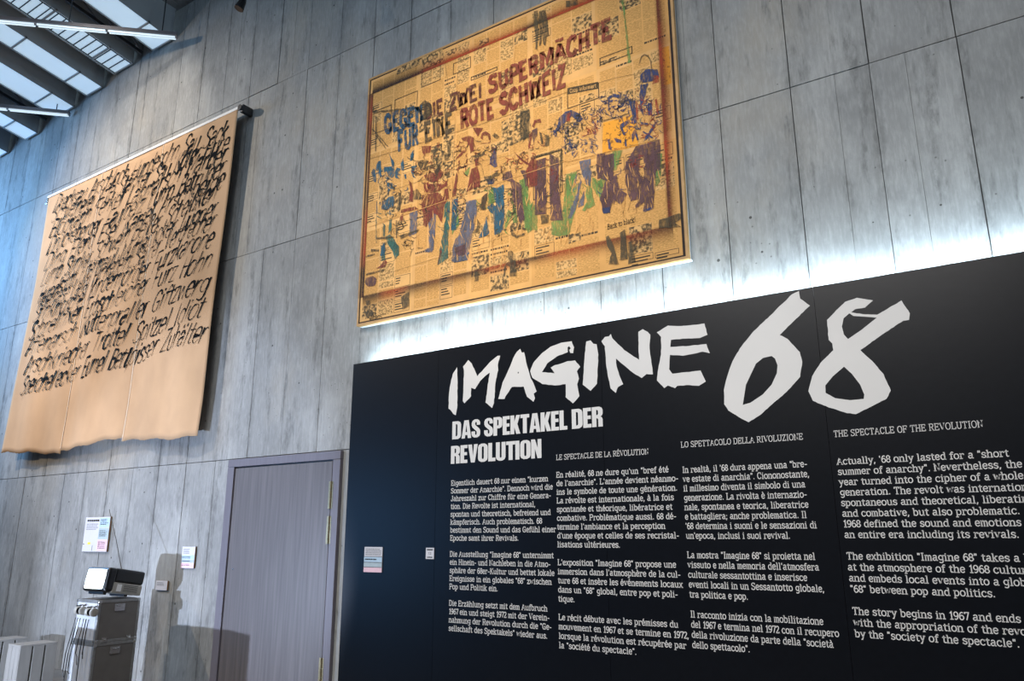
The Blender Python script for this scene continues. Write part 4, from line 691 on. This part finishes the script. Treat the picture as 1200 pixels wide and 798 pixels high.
for pts_, wd_ in (([(433, 266), (480, 250), (535, 231), (580, 216), (640, 196), (663, 189)], .55), ([(536, 92), (533, 160), (530, 230), (527, 310)], .6), ([(603, 60), (601, 130), (606, 250)], .45), ([(655, 95), (662, 200), (668, 300)], .4), ([(664, 190), (720, 176), (772, 163)], .5)):
    rb = ribbon(pts_, [wd_]*len(pts_)); fn = qp(.0075)
    for (p, q_), (r_, s_) in zip(rb, rb[1:]): GAP.face([fn(*p), fn(*q_), fn(*s_), fn(*r_)])
STR = MB()
for pts_, wd_ in (([(432, 187), (480, 172), (545, 152), (600, 134), (660, 110), (720, 92), (770, 82)], .3), ([(500, 140), (560, 122), (620, 100), (690, 66)], .28), ([(520, 64), (531, 130)], .25), ([(433, 232), (500, 210), (560, 190), (600, 182)], .25), ([(440, 325), (520, 300), (600, 275)], .22)):
    rb = ribbon(pts_, [wd_]*len(pts_)); fn = qp(.0076)
    for (p, q_), (r_, s_) in zip(rb, rb[1:]): STR.face([fn(*p), fn(*q_), fn(*s_), fn(*r_)])
tag(STR.build('pencil_lines', M['nink'], pic), kind='stuff')
tag(GAP.build('unpainted_slits', tones[1], pic), kind='stuff')
for x, y, n, cc in ((500, 240, 14, 'rk'), (540, 245, 12, 'kn'), (570, 240, 14, 'kg'), (600, 240, 12, 'pk'), (640, 230, 14, 'pk'), (680, 225, 14, 'vg'), (715, 215, 14, 'pn'), (750, 205, 16, 'pn'), (525, 260, 10, 'bt'), (655, 205, 10, 'pr'), (540, 170, 10, 'rk'), (615, 150, 10, 'k')): scrib(x, y, n, cc, 16)
for k, mb in FB.items():
    if mb.v: tag(mb.build('brush_scribbles', PC[k], pic), kind='stuff')
PR = [('GEGEN', (451, 156.5), (497, 141), 20, 17.5, 'b', .0078), ('DIE', (498, 140), (520, 133), 16, 16, 'r', .0076), ('ZWEI', (527, 130), (566, 113), 17, 16, 'r', .0076), ('SUPER', (573, 109), (632, 84), 18, 19, 'r2', .0078), ('MÄCHTE', (633, 82), (718, 43), 19, 22, 'r2', .0078), ('FÜR', (467, 178), (491.5, 168), 22, 21, 'b', .0078), ('EINE', (498, 166), (531, 153), 20, 20, 'k2', .0076), ('ROTE', (540, 151), (580, 136), 20, 20, 'r2', .0078), ('SCHWEIZ', (586, 134), (664, 99), 21, 23, 'r2', .0078)]
LM = {'b': mat('blue slogan paint', '1f4c68', .7, noise=.35, nscale=9, alpha=.97), 'r': mat('dark brown red slogan paint', '5c2b1c', .7, noise=.3, nscale=9, alpha=.95), 'r2': mat('brick red slogan paint', '84371f', .7, noise=.3, nscale=9, alpha=.98), 'k2': mat('olive brown slogan paint', '57452a', .7, noise=.35, nscale=9, alpha=.95)}
for s, a, c, h0, h1, k, lf_ in PR: pxtext(s, a, c, h0, h1, LM[k], 'slogan_lettering', 3.6, lf_, False, 0, .35)
# ---------------------------------------------------------------- linen banner
BX0, BX1, BT = -12.25, -7.595, 6.76
def cloth_y(x, z):
    t = min(1, max(0, (BT-z)/4.0)); u = (x-BX0)/(BX1-BX0)
    y = -.135-.02*t-.03*t*math.sin(u*17+.6*math.sin(z*1.3))-.013*math.sin(u*41+z*.8)*t-.004*math.sin(z*2.1+u*6)
    y -= .05*max(0, t-.35)*max(0, 1-u*7)**1.2*2          # left lower corner swings forward
    y -= .07*max(0, t-.75)*4*max(0, u-.93)*8*.12
    return y
def edge_l(t): return BX0-.03*t+.012*math.sin(t*6)
def edge_r(t): return BX1-.185*t+.02*t*math.sin(t*9)-.05*max(0, t-.9)*5*.4
bn = empty('linen_banner', (-10, 0, 2.7), 'tall sand coloured linen banner covered in black handwriting on the left wall', 'banner'); BO = Vector(bn.location)
cuts = [0, .335, .66, 1]
def bottom(u): return 2.70+.035*math.sin(u*11+.5)+.012*math.sin(u*47)+(.06*max(0, .12-u)*6)+(.05*max(0, u-.55) if u > .66 else 0)
for s in range(3):
    mb = MB(); nu, nv = 34, 56; u0, u1 = cuts[s], cuts[s+1]
    for j in range(nv+1):
        for i in range(nu+1):
            u = u0+(u1-u0)*i/nu; ti = j/nv; bz = bottom(u)+(.05 if (s == 1) else 0)*(1 if True else 0); z = BT-(BT-bz)*ti; x = edge_l(ti)+(edge_r(ti)-edge_l(ti))*u
            fr_ = random.Random(int(u*3000)+7).uniform(-.006, .006) if j == nv else 0
            mb.v.append((x-BO.x, cloth_y(x, z)-.003*s, z+fr_-BO.z))
    for j in range(nv):
        for i in range(nu): a = j*(nu+1)+i; mb.f.append((a, a+nu+1, a+nu+2, a+1)); mb.m.append(0)
    o = mb.build('cloth_strip', M['cloth'], bn, smooth=True); sm = o.modifiers.new('thickness', 'SOLIDIFY'); sm.thickness = .002
for u in (.335, .66):
    mb = MB()
    for j in range(40):
        t0, t1 = j/40, (j+1)/40; f_ = lambda t, d: (lambda x, z: Vector((x-BO.x, cloth_y(x, z)-.0095, z-BO.z)))(edge_l(t)+(edge_r(t)-edge_l(t))*u+d, BT-(BT-2.74)*t)
        mb.face([f_(t0, -.007), f_(t0, .007), f_(t1, .007), f_(t1, -.007)])
    mb.build('sewn_seam', M['seam'], bn)
mb = MB(); mb.box(BX0-.03-BO.x, BX1+.1-BO.x, -.150, -.112, BT-.004-BO.z, BT+.034-BO.z); tag(mb.build('top_batten', M['whitepaint'], bn, .004), 'white wooden batten')
mb = MB(); mb.box(BX1+.05-BO.x, BX1+.11-BO.x, -.155, -.006, BT-.07-BO.z, BT+.03-BO.z); mb.tube([(BX1+.08-BO.x, -.155, BT-.02-BO.z), (BX1+.08-BO.x, -.185, BT-.02-BO.z)], .03, 10); mb.build('wall_bracket', M['steel'], bn, .008)
mb = MB(); mb.box(BX0-.09-BO.x, BX0-.03-BO.x, -.14, -.006, BT-.09-BO.z, BT+.02-BO.z); mb.build('wall_bracket', M['chrome'], bn, .006)
BL = ['Drecksau Arschloch Hundesohn Sau Sack', 'Schweinerei Affe Stänker Sau Köter Hure', 'Blödmann Ferkel Lahmarsch Marder', 'Drückeberger Faulpelz Lump Betrüger', 'Ding Elend Esel Kamel Arschgeige', 'Lump Stinker Schwein Beißer Scheißkerl', 'Hundsfott Eitermaul Mutterficker Lügner', 'Triefnase Lakai Hinkebein Säufer Verbrecher', 'Stinkmorchel Kindermörder Furzkanone', 'Schnellfixer Erbschleicher Furz Hohn', 'Affenarsch Kuttenpraller Giftzwerg', 'Arschkriecher Trottel Spitzel Idiot', 'Speichellecker Eumel Bettpisser Zuhälter']
LB = [(61, 250), (59, 263), (57, 279), (54, 299), (51, 317), (47, 337), (44, 356), (41, 368), (38, 381), (34, 399), (30, 418), (29, 441), (25, 465)]
RB = [(262, 163), (263, 178), (261, 191), (259, 206), (257, 220), (250, 236), (249, 253), (247, 268), (245, 290), (243, 314), (240, 344), (235, 374), (238, 400)]
rb_ = random.Random(11)
G[' '] = (9, ())
for s, a, c in zip(BL, LB, RB):
    A = W(a[0], a[1], -.15); Cc = W(c[0], c[1], -.15); tw = text_width(s, .82); hu = (Cc.x-A.x)/tw; mb = MB(); hs = .0188; ph = rb_.uniform(0, 6)
    def fn(p, q_, A=A, Cc=Cc, tw=tw, ph=ph):
        x = A.x+(Cc.x-A.x)*p/tw+q_*.0085; z = A.z+(Cc.z-A.z)*p/tw+q_*hs+.02*math.sin(p*.05+ph); return Vector((x-BO.x, cloth_y(x, z)-.0125, z-BO.z))
    def jit(p, w_):
        th = rb_.choice((.65, .8, .95, 1.15, 1.4)) if rb_.random() < .95 else 2.0; n = len(p); k0 = rb_.random()*6; dx_ = rb_.uniform(-.3, .3); dy_ = rb_.uniform(-.5, .5)
        return [(x+dx_+rb_.uniform(-.12, .12), y+dy_+rb_.uniform(-.15, .15)) for x, y in p], [th*(1.45-1.1*i/max(1, n-1)+.25*math.sin(k0+i*1.7)) for i in range(n)]
    write(mb, s, fn, 1, False, .82, .3, jit); tag(mb.build('handwriting', M['paint'], bn), kind='stuff')
# ---------------------------------------------------------------- flight cases
def flight_case(x0, x1, y0, y1, z0, z1, label, handle_z):
    t = empty('flight_case', ((x0+x1)/2, (y0+y1)/2, z0), label, 'case', 'stacked flight cases'); w_, d_, h_ = (x1-x0)/2, (y1-y0)/2, z1-z0
    q = MB(); q.box(-w_+.006, w_-.006, -d_+.006, d_-.006, .004, h_-.004); q.build('body', M['case'], t)
    q = MB(); q.box(-w_+.03, w_-.03, -d_+.002, -d_+.006, .03, h_-.03); q.build('front_face', M['casefront'], t)
    for sx in (-1, 1):
        for sy in (-1, 1):
            q = MB(); a, c = sorted((sx*w_, sx*(w_-.026))); e, f_ = sorted((sy*d_, sy*(d_-.026))); q.box(a, c, e, f_, .03, h_-.03); q.build('corner_edging', M['alu'], t, .003)
    for z in (0, h_-.028):
        for sx in (-1, 1):
            a, c = sorted((sx*w_, sx*(w_-.026))); q = MB(); q.box(a, c, -d_+.03, d_-.03, z, z+.028); q.build('edge_rail', M['alu'], t, .003)
        for sy in (-1, 1):
            e, f_ = sorted((sy*d_, sy*(d_-.026))); q = MB(); q.box(-w_+.03, w_-.03, e, f_, z, z+.028); q.build('edge_rail', M['alu'], t, .003)
        for sx in (-1, 1):
            for sy in (-1, 1):
                q = MB(); a, c = sorted((sx*(w_+.002), sx*(w_-.034))); e, f_ = sorted((sy*(d_+.002), sy*(d_-.034))); q.box(a, c, e, f_, z-(.0 if z == 0 else .004), z+(.032 if z == 0 else .028)); q.build('corner_cap', M['chrome'], t, .006)
    q = MB(); q.box(w_-.004, w_+.006, -.055, .055, h_-.115, h_-.045); q.mi = 0; q.tube([(w_+.012, -.035, h_-.06), (w_+.014, 0, h_-.065), (w_+.012, .035, h_-.06)], .007, 8); q.build('handle', M['chrome'], t)
    for yy in (-.13, .13):
        q = MB(); q.box(w_-.002, w_+.007, yy-.025, yy+.025, .005, .055); q.tube([(w_+.01, yy-.015, .03), (w_+.01, yy+.015, .03)], .01, 8); q.build('latch', M['chrome'], t)
    return t
CX0, CX1, CY0, CY1 = -8.54, -8.11, -.85, -.40
flight_case(CX0, CX1, CY0, CY1, .0, .54, 'lower grey metal-edged flight case on the floor', .4)
flight_case(CX0, CX1, CY0, CY1, .541, .958, 'upper grey flight case carrying the television and hung with headphones', .4)
# television
tv = empty('television', (-8.30, -.62, .958), 'small old black and silver portable television with a glowing white screen', 'television')
tv.rotation_euler = (math.radians(-9), 0, math.radians(6)); tv.location.z = .987
def tvbox(name, x0, x1, y0, y1, z0, z1, m_, bv=0, taper=0):
    q = MB(); q.box(x0, x1, y0, y1, z0, z1)
    if taper:
        q.v = [((x*(1-taper) if y > y0+.001 else x), y, ((z-.1)*(1-taper)+.1 if y > y0+.001 else z)) for x, y, z in q.v]
    return q.build(name, m_, tv, bv)
tvbox('front_bezel', -.19, .19, -.23, -.12, .02, .265, M['black'], .03)
tvbox('upper_shell', -.190, .190, -.15, .21, .125, .266, M['black'], .022)
tvbox('lower_shell', -.190, .190, -.15, .205, .02, .126, M['silver'], .01)
q = MB(); n = 10
for j in range(n+1):
    for i in range(n+1):
        u, v = i/n*2-1, j/n*2-1; q.v.append((u*.155*(1-.04*v*v), -.232-.016*(1-u*u)*(1-v*v)-.001, .143+v*.10*(1-.04*u*u)))
for j in range(n):
    for i in range(n): a = j*(n+1)+i; q.f.append((a, a+1, a+n+2, a+n+1)); q.m.append(0)
q.build('screen', M['screen'], tv, smooth=True)
q = MB()
for k in range(5): q.box(.1895, .192, -.02, .15, .045+k*.015, .05+k*.015)
tag(q.build('vent_slots', M['black'], tv), kind='stuff')
q = MB(); q.box(.1895, .1925, -.10, -.045, .04, .11); q.build('control_plate', M['whitepaint'], tv)
q = MB(); q.box(-.12, .12, -.19, -.15, -.004, .024); q.build('foot', M['black'], tv, .004)
q = MB(); q.box(-.12, .12, .06, .10, .0, .024); q.build('foot', M['black'], tv, .004)
Pa = W(137, 668, -.55)-Vector(tv.location); Ma = tv.rotation_euler.to_matrix().inverted()
top = W(128, 597, -.45)-Vector(tv.location)
q = MB(); a0 = Vector((.03, .03, .25)); a1 = Ma @ top; mid = a0.lerp(a1, .5)+Vector((.012, 0, 0)); q.tube([a0, mid, a1], [.005, .004, .0025], 6); q.build('antenna', M['steel'], tv)
# headphones and cables on the front of the upper case
for k, (px, py) in enumerate(((94.5, 715.5), (107, 717.5))):
    P = W(px, py, CY0-.05); t = empty('headphones', (P.x, CY0, P.z), ('silver headphones on the case front, left pair' if k == 0 else 'silver headphones on the case front, right pair'), 'headphones', 'headphones hung on the flight case')
    q = MB(); q.tube([(0, 0, .05), (0, -.10, .05)], .006, 6); q.build('hook', M['steel'], t)
    q = MB(); q.tube([(.0+.055*math.cos(a), -.05, .0+.06*math.sin(a)) for a in [math.pi*i/10 for i in range(11)]], .006, 6); q.build('headband', M['alu'], t)
    for sx in (-1, 1):
        q = MB(); q.tube([(sx*.024, -.05, 0), (sx*.036, -.05, 0), (sx*.06, -.05, 0), (sx*.066, -.05, 0)], [.036, .042, .042, .03], 16); q.build('ear_cup', M['silver'], t)
        q = MB(); q.tube([(sx*.022, -.05, 0), (sx*.032, -.05, 0)], [.03, .038], 16); q.build('ear_pad', M['black'], t)
CN = ['leftmost cable, from the left headphones straight down', 'second cable from the left, looping lowest on the lower case', 'third cable from the left under the left headphones', 'fourth cable, from the right headphones bending left', 'fifth cable, hanging almost straight under the right headphones', 'rightmost short cable beside the case corner']
for k in range(6):
    x = -8.50+.058*k+(.02 if k > 2 else 0); y = CY0-.012-.006*k; lo = (.20, .12, .24, .33, .006, .40)[k]
    pts = [(x, y, .775), (x-.004, y-.01, .66), (x-.012-.02*(k == 3), y-.012, .55), (x-.02-.03*(k == 3), y-.012, .44), (x-.018, y-.012, lo+.08), (x-.005, y-.01, lo)]
    if k in (0, 1, 2): pts = [(x, y, .775), (x-.012, y-.01, .66), (x-.035, y-.02, .53), (x-.05, y-.03, .42), (x-.058, y-.03, lo+.06), (x-.045, y-.03, lo+.012), (x-.025, y-.03, lo)]
    q = MB(); q.tube([Vector(p) for p in pts], .0045, 6)
    tag(q.build('headphone_cable', M['cable']), 'black '+CN[k], 'cable', 'cables hanging down the flight cases')
# ---------------------------------------------------------------- slatted crates
def crate(x0, x1, y0, y1, h, label):
    t = empty('slatted_crate', ((x0+x1)/2, (y0+y1)/2, 0), label, 'crate', 'grey slatted crates at the lower left'); w_, d_ = (x1-x0)/2, (y1-y0)/2
    q = MB(); q.box(-w_, w_, -d_, d_, h-.02, h); q.build('top_board', M['crate'], t, .002)
    q = MB(); q.box(-w_+.02, w_-.02, -d_+.02, d_-.02, 0, h-.0205); q.build('inner_box', M['joint'], t)
    for k in range(3):
        a = -d_+k*(2*d_)/3; 
        for sx in (-1, 1):
            e, f_ = sorted((sx*w_, sx*(w_-.019))); q = MB(); q.box(e, f_, a+(.008 if k else 0), a+2*d_/3-(.010 if k < 2 else 0), 0, h-.021); q.build('slat', M['crate'], t, .0015)
    for k in range(3):
        a = -w_+.02+k*(2*w_-.04)/3
        for sy in (-1, 1):
            e, f_ = sorted((sy*d_, sy*(d_-.019))); q = MB(); q.box(a+.002, a+(2*w_-.04)/3-.004, e, f_, 0, h-.021); q.build('slat', M['crate'], t, .0015)
crate(-9.61, -9.33, -.97, -.58, .452, 'nearer grey slatted wooden crate, right one of the two at the picture corner')
crate(-10.32, -10.03, -.97, -.57, .452, 'left grey slatted wooden crate, cut by the picture edge')
# a further display plinth just left of the picture, its top edge cuts the low beam
q = MB(); q.box(-8.48, -7.81, -2.45, -2.08, 0, .716); tag(q.build('low_plinth', M['crate'], None, .004), 'low grey display plinth standing out in the room', 'plinth')
